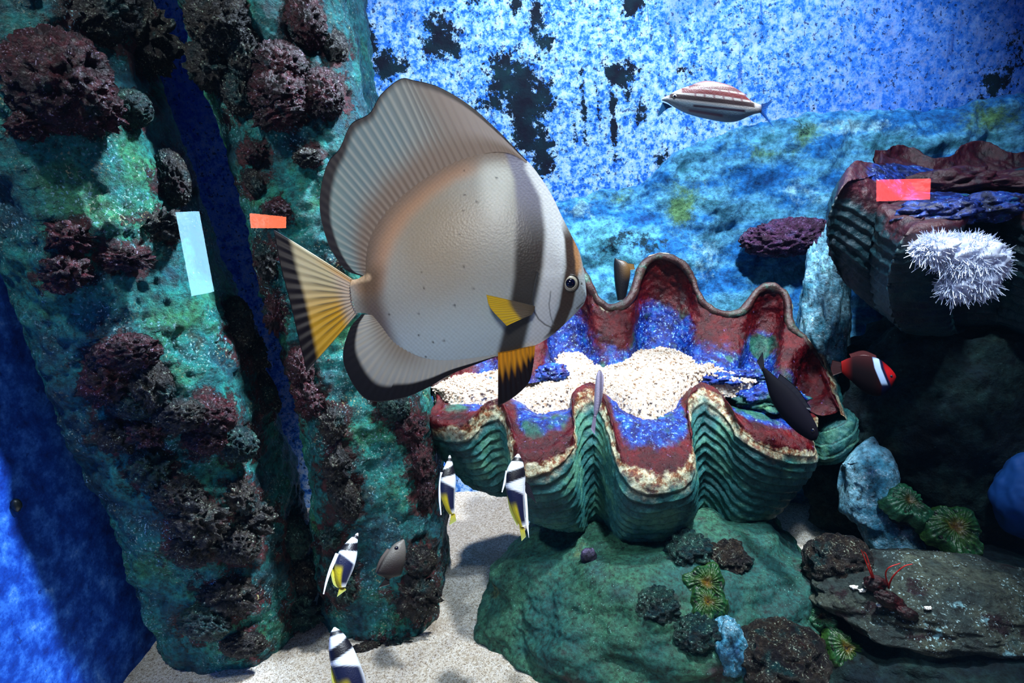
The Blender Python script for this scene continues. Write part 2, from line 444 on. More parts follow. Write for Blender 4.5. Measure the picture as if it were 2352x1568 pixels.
l_yel = np.maximum.reduce([lgauss(1560, 470, 45, 70), 0.7 * lgauss(1420, 455, 80, 30), 0.8 * lgauss(1850, 300, 50, 40), 0.9 * lgauss(2280, 275, 80, 45), 0.6 * lgauss(1760, 350, 90, 40)])
l_pale = np.maximum.reduce([lgauss(1630, 600, 45, 45), 0.8 * lgauss(1330, 485, 60, 30), 0.8 * lgauss(1950, 290, 160, 20), 0.7 * lgauss(1850, 440, 120, 40)])
o = mesh('rock_ledge', G, grid_faces(nu, nv), MT['ledge'], origin=(0.8, 1.6, 0), attrs={'shade_and_green': l_dark, 'algae_yellow': l_yel, 'bare_pale': l_pale})
tag(o, 'pale blue green streaked rock ledge along the foot of the blue wall', 'rock')

SURF = []
def on_rock(px, py, Y, sink=0.0):
    d = ray(px, py); d = d / np.linalg.norm(d); best = None
    for V in SURF:
        Q = V - CAM; t = Q @ d; off = np.linalg.norm(Q - t[:, None] * d, axis=1); k = np.where((off < 0.010) & (t > 0))[0]
        if len(k) and (best is None or t[k].min() < best): best = t[k].min()
    if best is None: return at(px, py, Y)
    return CAM + d * (best + sink)

rock('boulder', 'large smooth green rock carrying the central giant clam', 'rock', (0.27, 1.145, 0.0), (0.40, 0.315, 0.19), MT['boulder'], 7, 0.13, 1.9, 3)
rock('boulder', 'dark rock mass under the cropped clam and white anemone', 'rock', (1.15, 1.33, 0.20), (0.41, 0.215, 0.37), MT['darkrock'], 7, 0.22, 1.8, 8)
rock('boulder', 'low dark rock base beneath the rough flat slab', 'rock', (0.86, 0.96, -0.055), (0.39, 0.28, 0.14), MT['darkrock'], 6, 0.22, 2.2, 12)
V, F = blob((0.77, 0.93, 0.095), (0.23, 0.115, 0.05), 6, 0.16, 2.2, 6, 15, (0.25, 0.05, -0.22))
SURF.append(V)
o = mesh('rock_slab', V, F, MT['slabrock'], origin=(0.77, 0.93, 0.04)); tag(o, 'rough flat rock slab with glittering white specks under the red shrimp', 'rock')
# pale ridge between clam and dark rock
rk = [at(2000, 1010, 1.20), at(1996, 1085, 1.175), at(2002, 1170, 1.14), at(2040, 1240, 1.10), at(2100, 1295, 1.08), at(2135, 1320, 1.08)]
pth = crn(np.array(rk), 60)
V, F = tube(pth, (0.048 + 0.012 * np.sin(np.linspace(0, 7, 60))) * np.sqrt(np.clip(np.minimum(np.linspace(0.02, 5, 60), np.linspace(9, 0.1, 60)), 0, 1)), 48)
V = V + 0.020 * fbm(V * 16, 4, 31)[:, None] * np.array([1, 0.6, 1])
o = mesh('rock_ridge', V, F, MT['bluerock'], origin=tuple(pth.min(0))); tag(o, 'pale blue white encrusted rock ridge to the right of the central clam', 'rock')
rock('rock', 'pale blue knobbly rock standing left of the cropped clam', 'rock', at(1894, 650, 1.42) - np.array([0, 0, 0.10]), (0.055, 0.055, 0.215), MT['bluerock'], 6, 0.32, 2.0, 41)
rock('rock', 'smooth blue rounded rock at the edge of the dark rocks', 'rock', at(2366, 1140, 1.085), (0.070, 0.062, 0.092), plain('smooth_blue', (24, 84, 160), 0.6), 5, 0.12, 1.4, 44)
rock('coral_crust', 'purple crusty coral patch on the rock ledge', 'coral', at(1810, 545, 1.565), (0.110, 0.042, 0.044), MT['purple'], 5, 0.55, 3.2, 47, ridged=True)

# ------------------------------------------------------------------ pillars
def pillar(label, Lp, Rp, Y, depth, seed, lumps, back_depth=0.15, lean=0.0, pw=0.75):
    Lq = np.array([at(x, y, Y - lean * at(x, y, Y)[2]) for x, y in Lp]); Rq = np.array([at(x, y, Y - lean * at(x, y, Y)[2]) for x, y in Rp])
    zs = np.linspace(-0.03, 2.2, 330)
    def interp(Q):
        o_ = np.argsort(Q[:, 2]); z = Q[o_, 2]; x = Q[o_, 0]
        zz = np.concatenate([[-0.1], z, [2.3]])
        xx = np.concatenate([[x[0]], x, [x[-1] + (x[-1] - x[0]) / (z[-1] - z[0]) * (2.3 - z[-1])]])
        return np.interp(zs, zz, xx)
    xl, xr = np.maximum(interp(Lq), XL + 0.022), interp(Rq)
    k = np.ones(25) / 25
    xl = np.convolve(np.pad(xl, 12, 'edge'), k, 'valid'); xr = np.convolve(np.pad(xr, 12, 'edge'), k, 'valid')
    cx = (xl + xr) / 2; rx = (xr - xl) / 2
    th = np.linspace(0, 2 * np.pi, 150, endpoint=False)
    ct, st = np.cos(th), np.sin(th)
    ex = np.sign(ct) * np.abs(ct) ** pw; ey = np.sign(st) * np.abs(st) ** pw
    G = np.zeros((len(zs), len(th), 3))
    G[..., 0] = cx[:, None] + rx[:, None] * ex; G[..., 1] = Y - lean * zs[:, None] + (np.where(ey > 0, back_depth, depth) * ey)[None]; G[..., 2] = zs[:, None]
    out = np.stack([ct, st, 0 * ct], -1)[None]
    Pn = G * np.array([1, 1, 0.35])
    d = 0.022 * fbm(Pn * 5.5, 2, seed) + 0.012 * fbm(G * 14, 3, seed + 4) + 0.006 * fbm(G * 45, 2, seed + 7)
    G = G + out * d[..., None]
    G[..., 0] = np.maximum(G[..., 0], XL + 0.003)
    root = thing('encrusted_pillar', label, 'pillar', (float(cx[0]), Y, 0.0))
    dd_ = G - CAM; dp_ = np.maximum(dd_ @ _F, 0.05); ix = 1176 + FPX * (dd_ @ _R) / dp_; iy = 784 - FPX * (dd_ @ _U) / dp_
    cm = np.zeros(ix.shape)
    for q in lumps: cm = np.maximum(cm, np.exp(-0.45 * (((ix - q[0]) / (q[2] + 14)) ** 2 + ((iy - q[1]) / (q[3] + 14)) ** 2)))
    G = G + out * (0.006 * cm * (1 + 1.5 * fbm(G * 60, 3, seed + 8)))[..., None]
    mesh('shaft', G, grid_faces(len(zs), len(th), True), MT['pillar'], root, attrs={'crust': cm})
    rg = np.random.RandomState(seed)
    for q in lumps:
        px, py, rx_, ry_, m = q[:5]
        # find the shaft surface along the pixel ray
        dd = ray(px, py); dd = dd / np.linalg.norm(dd)
        Q = G.reshape(-1, 3) - CAM; tt = Q @ dd; off = np.linalg.norm(Q - tt[:, None] * dd, axis=1)
        near = np.argsort(off)[:40]; j = near[np.argmin(tt[near])]
        t = tt[j]; c = CAM + dd * (t + 0.006)
        s = t / FPX * 0.80
        V, F = blob(c, (rx_ * s, 0.40 * min(rx_, ry_) * s + 0.006, ry_ * s), 5 if max(rx_, ry_) > 38 else 4, 0.62, 2.8, 6, int(rg.randint(1000)), (0, rg.uniform(-0.3, 0.3), 0), ridged=bool(rg.rand() < 0.5))
        mesh('coral_crust', V, F, MT[{'m': 'crust_maroon', 'b': 'crust_brown', 't': 'crust_teal'}[m]], root)
    return root

l1 = [(130, 185, 95, 85, 'm'), (215, 262, 55, 38, 'm'), (70, 285, 45, 26, 'm'), (225, 25, 75, 55, 'b'), (330, 90, 60, 70, 'b'), (395, 410, 34, 55, 'b'),
      (160, 545, 44, 34, 'm'), (150, 628, 46, 34, 'm'), (285, 592, 55, 26, 'm'), (375, 520, 55, 34, 'b'), (300, 250, 40, 34, 't'),
      (285, 815, 75, 40, 'm'), (250, 880, 55, 50, 'm'), (345, 885, 45, 60, 'b'), (300, 925, 50, 34, 't'), (270, 1000, 38, 38, 'b'), (335, 995, 40, 32, 'm'),
      (410, 955, 55, 36, 'b'), (480, 955, 55, 45, 'm'), (470, 1005, 45, 34, 'm'), (545, 1020, 44, 40, 't'), (350, 1075, 45, 46, 't'),
      (405, 1135, 50, 42, 'b'), (450, 1195, 60, 50, 'b'), (555, 1140, 32, 40, 'b'), (575, 1190, 50, 45, 'b'), (545, 1250, 46, 44, 'b'), (440, 1255, 45, 40, 'b'),
      (525, 1370, 58, 44, 'b'), (470, 1430, 50, 36, 't'), (560, 1480, 44, 26, 'b'),
      (545, 745, 34, 60, 'b'), (585, 810, 26, 50, 'b'), (610, 890, 20, 60, 'b'), (675, 1235, 32, 50, 't'), (695, 1330, 30, 60, 'b'), (695, 1410, 38, 40, 't')]
pillar('wide leaning encrusted pillar beside the blue side wall', [(-300, 0), (-100, 400), (90, 780), (180, 960), (300, 1190), (400, 1400), (425, 1500)],
       [(230, 0), (362, 350), (440, 540), (532, 740), (622, 1000), (682, 1250), (715, 1440), (730, 1500)], 1.20, 0.15, 61, l1, lean=0.11, pw=0.6)
l2 = [(500, 40, 60, 60, 'b'), (480, 150, 46, 55, 'b'), (545, 215, 30, 45, 'b'), (640, 150, 58, 46, 'm'), (640, 215, 60, 56, 'm'), (740, 218, 46, 52, 'm'), (700, 45, 40, 55, 'm'),
      (770, 110, 26, 34, 'b'), (590, 352, 26, 26, 'm'), (705, 360, 32, 20, 'b'), (585, 420, 20, 30, 'b'), (640, 480, 26, 22, 'm'), (640, 262, 55, 30, 'm'), (560, 120, 34, 50, 'b'),
      (690, 845, 30, 50, 'm'), (710, 915, 36, 46, 'm'), (765, 972, 28, 45, 'b'), (775, 1070, 34, 40, 'b'), (790, 1140, 32, 58, 'b'), (757, 1235, 24, 28, 't'),
      (905, 930, 36, 40, 't'), (940, 985, 36, 45, 'm'), (965, 1060, 30, 50, 'm'), (975, 1130, 22, 45, 'm'), (965, 1290, 38, 36, 'b'), (960, 1370, 48, 56, 'b'), (745, 640, 30, 40, 'm'),
      (780, 1340, 30, 50, 't'), (830, 1495, 40, 16, 'b'), (930, 1480, 44, 16, 'b'), (610, 600, 24, 40, 'b'), (630, 720, 24, 50, 'm')]
pillar('slimmer encrusted pillar behind the large batfish', [(415, 0), (465, 100), (550, 330), (600, 480), (632, 640), (672, 800), (705, 950), (735, 1150), (755, 1300), (765, 1450)],
       [(812, 0), (845, 230), (880, 420), (930, 700), (985, 950), (1012, 1150), (1020, 1330), (1012, 1430)], 1.22, 0.13, 71, l2, 0.27)

# ------------------------------------------------------------------ giant clams
def fold_row(keys, kinds, nseg, k=0.5, skew=1.0):
    keys = np.asarray(keys, float); out = []
    for i in range(len(keys) - 1):
        t = np.linspace(0, 1, nseg, endpoint=False)
        A, B = keys[i], keys[i + 1]
        if kinds[i + 1] == 'L': Vp, Lp, j, rev = A, B, i + 1, False
        else: Vp, Lp, j, rev = B, A, i, True
        a0 = keys[max(j - 1, 0)]; a1 = keys[min(j + 1, len(keys) - 1)]
        ch = a1 - a0; ch = ch / (np.linalg.norm(ch) + 1e-9)
        d = Lp - Vp; lat = ch * (d @ ch); outv = d - lat
        tt = 1 - t if rev else t
        th = tt * np.pi / 2; s = (1 - np.cos(np.pi * tt)) / 2
        a = tt + k / (2 * np.pi) * np.sin(2 * np.pi * tt); a = np.clip(a, 0, 1) ** skew; b_ = s
        out.append(Vp + lat * a[:, None] + outv * b_[:, None])
    out.append(keys[-1][None]); return np.concatenate(out)

N = Nodes('clam_shell')
z = N.attr('zone').outputs['Fac']       # metres from the rim: negative inside, positive outside
wob = N.math('MULTIPLY', N.math('SUBTRACT', N.noise(16, 5, 0.65), 0.5), 0.10)
zz = N.math('ADD', z, wob)
fine = N.noise(120, 5, 0.75)
# inside: deep blue, small glints painted as pale flecks, maroon towards the rim
blue = N.ramp(N.noise(42, 5, 0.7), [(0.32, (2, 6, 36)), (0.46, (4, 24, 110)), (0.57, (12, 62, 160)), (0.70, (40, 120, 160))])
blue = N.mix(N.step(N.noise(150, 4, 0.7), 0.57, 0.66), blue, (150, 195, 255))
green = N.ramp(N.noise(30, 4, 0.6), [(0.3, (10, 40, 40)), (0.6, (40, 96, 84)), (0.8, (90, 140, 90))])
blue = N.mix(N.step(N.noise(9, 3, 0.6), 0.56, 0.64), blue, green)
maroon = N.ramp(N.noise(24, 5, 0.7), [(0.3, (18, 0, 6)), (0.5, (68, 0, 8)), (0.7, (104, 5, 12))])
maroon = N.mix(N.math('MULTIPLY', N.step(N.noise(90, 4, 0.7), 0.64, 0.72), 0.6), maroon, (170, 130, 200))
ins = N.mix(N.step(zz, -0.075, -0.045), blue, maroon)
teal = N.ramp(N.noise(11, 5, 0.65), [(0.3, (14, 52, 60)), (0.5, (44, 104, 104)), (0.62, (80, 136, 112)), (0.78, (36, 88, 112))])
cream = N.ramp(N.noise(55, 5, 0.75), [(0.34, (96, 22, 16)), (0.45, (150, 96, 60)), (0.54, (214, 206, 168)), (0.7, (240, 236, 214))])
outc = N.mix(N.step(zz, 0.015, 0.055), cream, teal)
allc = N.mix(N.step(zz, 0.004, 0.018), ins, outc)
allc = N.mix(1.0, allc, N.ramp(fine, [(0.3, (0.45, 0.45, 0.45, 1)), (0.7, (1.25, 1.25, 1.25, 1))]), 'MULTIPLY')
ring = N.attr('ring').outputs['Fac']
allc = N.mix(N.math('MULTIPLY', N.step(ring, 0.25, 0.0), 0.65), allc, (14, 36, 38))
N.bump(fine, 0.6, 0.006)
MT['clam'] = N.fin(allc, N.ramp(fine, [(0.4, (0.22, 0.22, 0.22, 1)), (0.7, (0.65, 0.65, 0.65, 1))]), 0.32)

def valve(name, rows, kinds, rim, segs, parent, mat, nseg=60, k=0.5, amp=0.006, period=0.024, seed=0, skews=None, inscale=1.0):
    R = [fold_row([at(*q) for q in row], kinds, nseg, k, skews[i] if skews else 1.0) for i, row in enumerate(rows)]
    R = np.array(R)                                              # rows x NU x 3
    ts = np.concatenate([np.linspace(i, i + 1, s, endpoint=False) for i, s in enumerate(segs)] + [[len(R) - 1]])
    G = cr(R, ts)                                                # NV x NU x 3
    d = np.zeros(G.shape[:2]); st = np.linalg.norm(np.diff(G, axis=0), axis=2)
    d[1:] = np.cumsum(st, 0); ri = int(np.argmin(np.abs(ts - rim))); d = d - d[ri]
    a = np.gradient(G, axis=0); b_ = np.gradient(G, axis=1)
    n = np.cross(a, b_); n /= np.linalg.norm(n, axis=2)[..., None] + 1e-9
    ctr = G.mean((0, 1)); sgn = np.sign(((G[-len(ts) // 3] - ctr) * n[-len(ts) // 3]).sum()); n *= sgn if sgn else 1
    ph = d / period + 0.45 * fbm(G * 7, 2, seed) + 0.12 * fbm(G * 40, 2, seed + 3)
    saw = ph - np.floor(ph)
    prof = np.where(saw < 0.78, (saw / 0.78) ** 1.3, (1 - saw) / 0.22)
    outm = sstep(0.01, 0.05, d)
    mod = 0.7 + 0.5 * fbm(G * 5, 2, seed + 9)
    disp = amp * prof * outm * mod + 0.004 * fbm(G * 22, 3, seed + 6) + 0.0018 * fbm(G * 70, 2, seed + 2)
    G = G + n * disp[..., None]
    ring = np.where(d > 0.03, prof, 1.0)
    return mesh(name, G, grid_faces(*G.shape[:2]), mat, parent, attrs={'zone': np.where(d < 0, d * inscale, d), 'ring': ring}), G

clam = thing('giant_clam', 'open giant clam with red wavy rim, blue lining and gravel inside', 'clam', at(1470, 1240, 1.18))
KF = 'ELVLVLVLE'
def ushift(row, f, dz):
    return row
Rf = [(992, 902, 1.28), (1020, 978, 1.15), (1146, 920, 1.19), (1212, 1052, 1.05), (1356, 884, 1.22), (1496, 1086, 1.02), (1614, 884, 1.22), (1800, 1022, 1.09), (1880, 960, 1.22)]
I1 = [(1010, 898, 1.285), (1040, 955, 1.18), (1150, 914, 1.21), (1222, 1015, 1.09), (1356, 882, 1.25), (1490, 1040, 1.06), (1612, 882, 1.25), (1775, 985, 1.12), (1865, 950, 1.235)]
I2 = [(1030, 905, 1.285), (1075, 935, 1.21), (1165, 915, 1.235), (1235, 965, 1.14), (1360, 895, 1.27), (1482, 968, 1.13), (1608, 895, 1.27), (1720, 945, 1.17), (1840, 950, 1.24)]
I3 = [(1060, 925, 1.28), (1120, 925, 1.27), (1180, 920, 1.27), (1260, 935, 1.25), (1370, 925, 1.28), (1480, 930, 1.25), (1600, 925, 1.28), (1690, 935, 1.25), (1800, 960, 1.24)]
M1 = [(1010, 965, 1.30), (1030, 1022, 1.17), (1150, 985, 1.185), (1218, 1095, 1.045), (1362, 990, 1.175), (1492, 1130, 1.005), (1618, 985, 1.18), (1812, 1062, 1.09), (1872, 1000, 1.22)]
M2 = [(1050, 1050, 1.31), (1062, 1082, 1.21), (1165, 1065, 1.19), (1240, 1155, 1.065), (1366, 1090, 1.165), (1487, 1188, 1.02), (1618, 1080, 1.175), (1798, 1118, 1.11), (1840, 1060, 1.22)]
Bf = [(1130, 1120, 1.31), (1125, 1130, 1.25), (1200, 1140, 1.22), (1275, 1212, 1.13), (1372, 1190, 1.18), (1480, 1244, 1.10), (1610, 1175, 1.19), (1712, 1205, 1.15), (1770, 1150, 1.23)]
Uf = [(1250, 1140, 1.34), (1260, 1150, 1.32), (1300, 1160, 1.30), (1350, 1200, 1.24), (1400, 1200, 1.26), (1470, 1225, 1.22), (1560, 1190, 1.26), (1620, 1190, 1.26), (1650, 1160, 1.30)]
Uf = [(x, y - 50, Y) for x, y, Y in Uf]
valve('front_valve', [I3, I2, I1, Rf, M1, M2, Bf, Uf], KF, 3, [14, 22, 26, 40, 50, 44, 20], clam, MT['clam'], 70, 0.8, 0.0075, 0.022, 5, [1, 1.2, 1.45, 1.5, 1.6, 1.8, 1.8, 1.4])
KB = 'ELVLVLVLVLE'
Rb = [(992, 888, 1.29), (1090, 720, 1.40), (1200, 780, 1.37), (1300, 600, 1.45), (1404, 706, 1.40), (1520, 590, 1.47), (1672, 722, 1.40), (1775, 660, 1.41), (1848, 775, 1.33), (1885, 830, 1.33), (1932, 945, 1.22)]
J1 = [(1005, 892, 1.285), (1095, 775, 1.40), (1200, 800, 1.35), (1302, 690, 1.45), (1404, 760, 1.37), (1518, 680, 1.475), (1668, 775, 1.36), (1765, 735, 1.41), (1820, 810, 1.30), (1868, 850, 1.33), (1925, 945, 1.225)]
J2 = [(1025, 900, 1.28), (1110, 840, 1.37), (1205, 840, 1.31), (1305, 785, 1.43), (1404, 815, 1.35), (1510, 775, 1.45), (1655, 835, 1.30), (1750, 815, 1.38), (1800, 865, 1.26), (1850, 890, 1.30), (1915, 950, 1.225)]
J3 = [(1060, 915, 1.27), (1130, 880, 1.33), (1210, 880, 1.28), (1310, 850, 1.39), (1404, 865, 1.32), (1500, 850, 1.41), (1640, 880, 1.27), (1730, 880, 1.33), (1780, 920, 1.24), (1830, 930, 1.26), (1890, 955, 1.225)]
def back(row, dy, dpy):
    return [(x, y + dpy, Y + dy) for x, y, Y in row]
O1 = back(Rb, 0.035, 20); O1[-1] = (1958, 1000, 1.24); O1[-2] = (1915, 880, 1.36)
O2 = [(x * 0.85 + 1450 * 0.15, y * 0.55 + 1100 * 0.45, Y + 0.03) for x, y, Y in Rb]; O2[-1] = (1938, 1045, 1.26); O2[-2] = (1900, 990, 1.38)
O3 = [(x * 0.6 + 1450 * 0.4, y * 0.15 + 1180 * 0.85, 1.34) for x, y, Y in Rb]; O3[-1] = (1860, 1075, 1.28)
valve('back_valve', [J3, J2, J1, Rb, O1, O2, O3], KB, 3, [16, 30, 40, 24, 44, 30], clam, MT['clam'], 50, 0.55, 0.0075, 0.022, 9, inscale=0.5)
V, F = blob(at(1915, 1005, 1.25), (0.036, 0.05, 0.066), 6, 0.12, 1.5, 3, 33, (0, 0.55, 0))
gy_ = V[:, 2] * 0.8 - V[:, 0] * 0.5; ph_ = gy_ / 0.020 + 0.3 * fbm(V * 10, 2, 2); sw_ = ph_ - np.floor(ph_)
V = V + (V - V.mean(0)) * (0.12 * sw_)[:, None]
mesh('hinge_lobe', V, F, MT['clam'], clam, attrs={'zone': np.full(len(V), 0.12), 'ring': np.where(sw_ > 0.15, 1.0, 0.0)})
# rounded lip along the back rim
rimc = fold_row([at(*q) for q in Rb], KB, 30, 0.55)
N = Nodes('clam_lip')
lc = N.ramp(N.noise(26, 5, 0.7), [(0.32, (20, 8, 12)), (0.46, (62, 26, 26)), (0.56, (56, 50, 42)), (0.64, (44, 92, 80)), (0.72, (170, 190, 160))])
N.bump(N.noise(90, 5, 0.7), 0.6, 0.006); MT['lip'] = N.fin(lc, 0.4, 0.5)
rimc = rimc[:-22]
V, F = tube(rimc, (0.010 + 0.005 * fbm(rimc * 14, 3, 4)) * np.clip((len(rimc) - np.arange(len(rimc))) / 30, 0.15, 1), 16)
mesh('rim_lip', V + 0.003 * fbm(V * 40, 3, 6)[:, None], F, MT['lip'], clam)

# gravel inside the clam: a bed and loose grains on it
E1, E2, E3 = at(1480, 985, 1.08), at(1470, 822, 1.37), at(1000, 905, 1.25)
nrm = np.cross(E2 - E1, E3 - E1); nrm /= nrm[2]
def sandz(x, y): return E1[2] - (nrm[0] * (x - E1[0]) + nrm[1] * (y - E1[1]))
nx, ny = 200, 110
outline_f = crn(np.array([at(*q)[:2] for q in [(998, 905, 1.27), (1040, 930, 1.22), (1150, 915, 1.23), (1236, 960, 1.16), (1360, 895, 1.26), (1482, 975, 1.11), (1600, 893, 1.26), (1660, 902, 1.25), (1730, 915, 1.23)]]), nx)
outline_b = crn(np.array([at(*q)[:2] for q in [(1000, 900, 1.28), (1080, 870, 1.33), (1180, 850, 1.36), (1280, 812, 1.41), (1400, 815, 1.40), (1500, 812, 1.41), (1565, 825, 1.38), (1640, 868, 1.30), (1735, 912, 1.235)]]), nx)
tt = np.linspace(0, 1, ny)
XY = outline_f[:, None] * (1 - tt)[None, :, None] + outline_b[:, None] * tt[None, :, None]
Z = sandz(XY[..., 0], XY[..., 1]); P = np.concatenate([XY, Z[..., None]], -1)
P[..., 2] += -0.040 * (1 - sstep(0.0, 0.22, tt))[None, :] - 0.022 * np.exp(-((np.linspace(0, 8, nx) - 2.6) / 0.35) ** 2)[:, None] + 0.016 * fbm(P * 11, 3, 14) + 0.004 * fbm(P * 60, 2, 15)
N = Nodes('clam_gravel')
gc = N.ramp(N.noise(140, 4, 0.7), [(0.3, (128, 88, 66)), (0.44, (190, 164, 140)), (0.56, (220, 206, 192)), (0.8, (236, 230, 226))])
N.bump(N.noise(200, 3, 0.6), 0.7, 0.006); MT['gravel'] = N.fin(gc, 0.7, 0.4)
gravel = mesh('gravel', P, grid_faces(nx, ny), MT['gravel'], origin=tuple(P.reshape(-1, 3).min(0)))
tag(gravel, 'bright white coral gravel lying inside the central giant clam', 'gravel', None, 'stuff')
rg = np.random.RandomState(3); V1, F1 = ico(1); Vs, Fs = [], []
flat = P.reshape(-1, 3)
for i in range(4200):
    q = flat[rg.randint(len(flat))] + rg.normal(size=3) * np.array([0.003, 0.003, 0.0005])
    r = rg.uniform(0.0018, 0.0042)
    Vs.append(V1 * r * rg.uniform(0.6, 1.3, 3) + q); Fs.append(F1 + i * len(V1))
gg = mesh('grains', np.concatenate(Vs), np.concatenate(Fs), MT['gravel'], gravel); gg['kind'] = 'stuff'

for q, rr, sd in (((1268, 858, 1.31), (0.040, 0.030, 0.022), 3), ((1690, 868, 1.27), (0.075, 0.028, 0.018), 6), ((1770, 915, 1.21), (0.075, 0.05, 0.030), 16), ((1120, 880, 1.33), (0.045, 0.022, 0.016), 8)):
    V, F = blob(at(*q), rr, 5, 0.4, 2.0, 4, sd)
    mesh('mantle_fold', V, F, MT['clam'], clam, attrs={'zone': -0.13 + 0.10 * fbm(V * 14, 2, sd), 'ring': np.ones(len(V))})

# second clam, cropped by the picture edge
clam2 = thing('giant_clam', 'dark ridged giant clam with maroon rim behind the white anemone', 'clam', at(2150, 720, 1.2))
K2 = 'ELVLVLE'
R2 = [(2020, 352, 1.40), (1940, 425, 1.16), (2030, 470, 1.20), (2085, 530, 1.03), (2310, 452, 1.20), (2420, 520, 1.04), (2560, 420, 1.30)]
I21 = [(2040, 360, 1.40), (1985, 410, 1.20), (2060, 462, 1.22), (2120, 500, 1.08), (2310, 446, 1.24), (2430, 490, 1.09), (2540, 420, 1.32)]
I22 = [(2080, 372, 1.40), (2060, 392, 1.30), (2110, 440, 1.27), (2180, 470, 1.14), (2310, 440, 1.28), (2420, 460, 1.15), (2520, 420, 1.34)]
I23 = [(2120, 385, 1.40), (2160, 395, 1.36), (2180, 430, 1.32), (2230, 450, 1.22), (2320, 440, 1.32), (2420, 440, 1.24), (2500, 420, 1.36)]
M21 = [(2000, 420, 1.40), (1905, 505, 1.17), (2022, 545, 1.19), (2050, 595, 1.04), (2310, 560, 1.18), (2430, 610, 1.03), (2560, 540, 1.30)]
M22 = [(2000, 540, 1.40), (1912, 590, 1.20), (2010, 640, 1.20), (2040, 680, 1.08), (2300, 650, 1.18), (2420, 690, 1.06), (2540, 640, 1.32)]
B2 = [(2040, 640, 1.40), (1965, 665, 1.26), (2030, 720, 1.24), (2080, 760, 1.15), (2290, 740, 1.22), (2400, 770, 1.15), (2500, 700, 1.34)]
U2 = [(2150, 690, 1.40), (2120, 700, 1.34), (2130, 730, 1.32), (2160, 750, 1.28), (2290, 740, 1.32), (2380, 750, 1.28), (2450, 700, 1.38)]
N = Nodes('dark_clam_shell')
z = N.attr('zone').outputs['Fac']
zz = N.math('ADD', z, N.math('MULTIPLY', N.math('SUBTRACT', N.noise(14, 5, 0.65), 0.5), 0.14))
fine = N.noise(110, 5, 0.75)
blue = N.ramp(N.noise(34, 5, 0.7), [(0.36, (2, 4, 20)), (0.5, (5, 20, 80)), (0.60, (26, 64, 160)), (0.70, (20, 90, 80))])
blue = N.mix(N.step(N.noise(150, 4, 0.7), 0.60, 0.68), blue, (150, 180, 250))  # glints on the lining painted as pale flecks
maroon = N.ramp(N.noise(20, 5, 0.7), [(0.3, (16, 3, 12)), (0.5, (58, 8, 22)), (0.66, (36, 20, 34)), (0.75, (60, 130, 100))])
ins = N.mix(N.step(zz, -0.13, -0.08), blue, maroon)
outc = N.ramp(N.noise(9, 5, 0.65), [(0.3, (6, 18, 28)), (0.55, (16, 52, 62)), (0.75, (30, 74, 76))])
c = N.mix(N.step(zz, 0.01, 0.03), ins, outc)
c = N.mix(1.0, c, N.ramp(fine, [(0.3, (0.45, 0.45, 0.45, 1)), (0.7, (1.25, 1.25, 1.25, 1))]), 'MULTIPLY')
N.bump(fine, 0.6, 0.006); MT['clam2'] = N.fin(c, 0.4, 0.5)
valve('front_valve', [I23, I22, I21, R2, M21, M22, B2, U2], K2, 3, [14, 20, 24, 36, 40, 30, 14], clam2, MT['clam2'], 60, 0.8, 0.0075, 0.024, 15)
Rb2 = [(2010, 345, 1.40), (2080, 335, 1.46), (2150, 365, 1.43), (2250, 325, 1.48), (2330, 350, 1.45), (2430, 300, 1.48), (2560, 410, 1.34)]
Jb = [(x, y + 30, Y - 0.02) for x, y, Y in Rb2]; Jc = [(x * 0.9 + 225, 420, Y - 0.08) for x, y, Y in Rb2]
Ob = [(x, y + 70, Y + 0.04) for x, y, Y in Rb2]; Oc = [(x * 0.8 + 450, 640, 1.42) for x, y, Y in Rb2]
valve('back_valve', [Jc, Jb, Rb2, Ob, Oc], K2, 2, [20, 20, 24, 24], clam2, MT['clam2'], 50, 0.4, 0.006, 0.024, 19)

for q, rr, sd in (((2180, 425, 1.30), (0.11, 0.05, 0.035), 3), ((2340, 420, 1.32), (0.16, 0.07, 0.032), 6), ((2150, 492, 1.12), (0.075, 0.06, 0.028), 9), ((2270, 478, 1.16), (0.07, 0.05, 0.028), 12)):
    V, F = blob(at(*q), rr, 5, 0.35, 1.8, 4, sd)
    mesh('mantle_fold', V, F, MT['clam2'], clam2, attrs={'zone': (-0.05 if sd < 8 else -0.16) + 0.10 * fbm(V * 12, 2, sd), 'ring': np.ones(len(V))})

